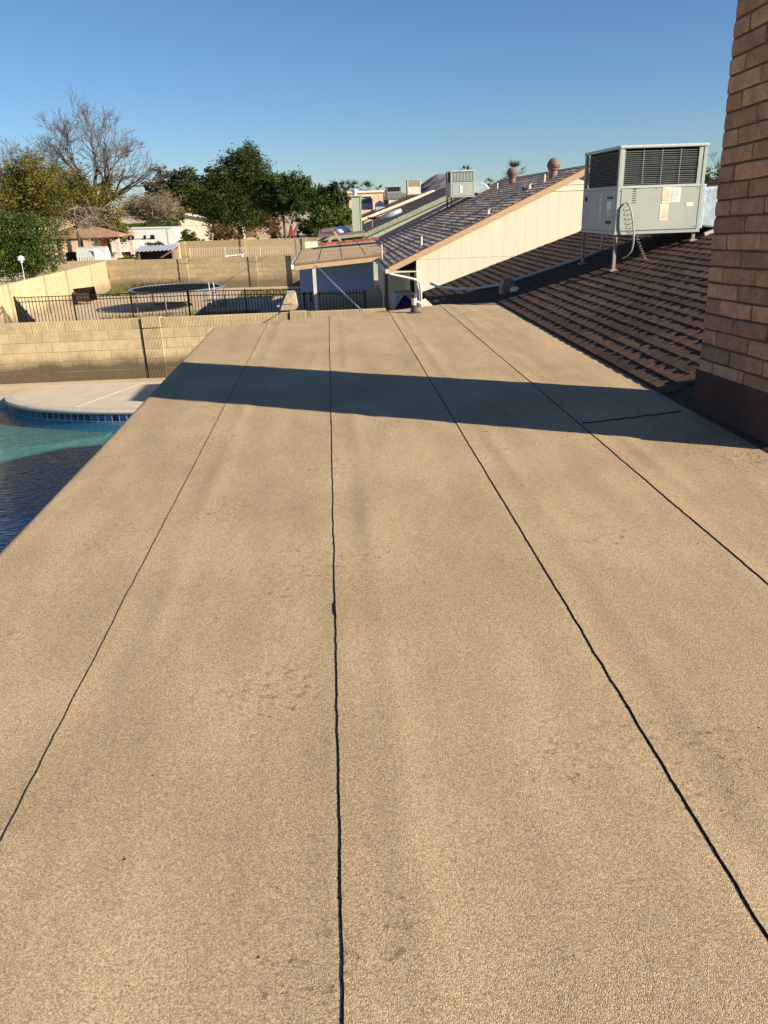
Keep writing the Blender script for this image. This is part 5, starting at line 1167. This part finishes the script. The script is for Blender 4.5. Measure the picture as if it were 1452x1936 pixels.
# shrubs and hedges
def shrub(label, px, Y, z0, z1, rx, n, lm, seed, leaf=.14, name='shrub', group='shrubs along the yard walls', k=6):
    c = at(px, 440, Y); t = thing(name, (c.x, Y, 0), label, 'shrub', group); obj('stem', MB().tube([(c.x, Y, 0), (c.x + .05, Y, (z0 + z1) / 2)], [.06, .03], 6), M_TRUNK, t)
    leaf_cloud('foliage', rblobs((c.x, Y, (z0 + z1) / 2), (rx, rx * .8, (z1 - z0) / 2), k, seed), n, leaf, lm, t, seed, spread=.32); return t
shrub('bright green shrub behind the far yard wall right of the trailer', 356, 72, .8, 2.75, .85, 2600, L_CIT, 91)
shrub('wide reddish brown shrub behind the far yard wall', 424, 72, .6, 3.0, 1.75, 4200, L_RED, 92, k=9); shrub('small green shrub peeking over the far yard wall', 482, 71, .5, 2.0, .55, 900, L_CIT, 93)
shrub('low shrub at the left side of the reddish one', 383, 72, .5, 1.95, .5, 700, L_RED, 94)
def hedge(label, a, b, z, lm, seed, n=1500):
    t = thing('clipped_hedge', ((a[0] + b[0]) / 2, (a[1] + b[1]) / 2, 0), label, 'hedge', 'clipped hedges beside the gazebo'); r = np.random.default_rng(seed)
    x0, y0 = a; x1, y1 = b; box('stems', (x0 + .15, y0 + .15, 0), (x1 - .15, y1 - .15, z - .18), L_HEDGED, t)
    bl = [((x0 + (x1 - x0) * u, y0 + (y1 - y0) * v, z * w_), ((x1 - x0) * .13, (y1 - y0) * .16, z * .13)) for u in np.linspace(.1, .9, 6) for v in (.1, .5, .9) for w_ in (.25, .55, .86)]
    leaf_cloud('foliage', bl, n, .12, lm, t, seed, spread=.5)
hedge('square dark clipped hedge beside the weight stand', (-16.2, 73.0), (-14.7, 74.4), 1.75, L_HEDGED, 101); hedge('low yellow clipped hedge right of the gazebo post', (-17.3, 66.6), (-15.6, 67.6), .95, L_HEDGE, 102)
hedge('yellow-topped clipped hedge behind the lean-to', (-13.9, 66.4), (-12.4, 67.6), 1.45, L_HEDGE, 103); hedge('small yellow hedge at the end of the trailer', (-13.7, 74.5), (-12.2, 75.6), 1.9, L_HEDGE, 104); hedge('long dark hedge on top of the wall line behind the trailer', (-22, 86.0), (-16.0, 87.0), 3.35, L_HEDGED, 105, 2600)
# grass and weeds by the back wall
def tufts(name, label, n, x0, x1, y0, y1, h, lm, seed):
    r = np.random.default_rng(seed); mb = MB()
    for k in range(n):
        x, y = r.uniform(x0, x1), r.uniform(y0, y1); a = r.uniform(0, 6.28); hh = h * r.uniform(.4, 1.2); w_ = .02 + .02 * r.random(); dx, dy = math.cos(a) * w_, math.sin(a) * w_; lx, ly = r.normal(0, .35, 2) * hh
        mb.add([(x - dx, y - dy, 0), (x + dx, y + dy, 0), (x + lx, y + ly, hh)], [(0, 1, 2)])
    o = obj(name, mb, lm, fix=False); tag(o, label, 'grass', kind='stuff')
tufts('grass', 'patchy green grass in the corner by the walls', 2600, -12.2, -9.6, 42.5, 45.6, .16, leafmat('dry_grass_green', (.10, .13, .03), (.22, .22, .07), 2), 111)
tufts('weeds', 'dry weeds growing against the yard wall', 1500, -11.0, -8.4, 44.6, 45.1, .5, leafmat('dry_weed', (.16, .12, .05), (.28, .22, .09), 2), 112)
tufts('dry_grass', 'thin dry grass along the foot of the trampoline yard', 2600, -9.5, -3.0, 31.0, 33.5, .13, leafmat('straw', (.24, .19, .08), (.34, .28, .13), 2), 113)
tufts('lawn_edge', 'thin grass right of the trampoline', 1500, -4.6, -2.2, 39.0, 42.4, .12, leafmat('straw_green', (.17, .17, .06), (.28, .24, .10), 2), 114)
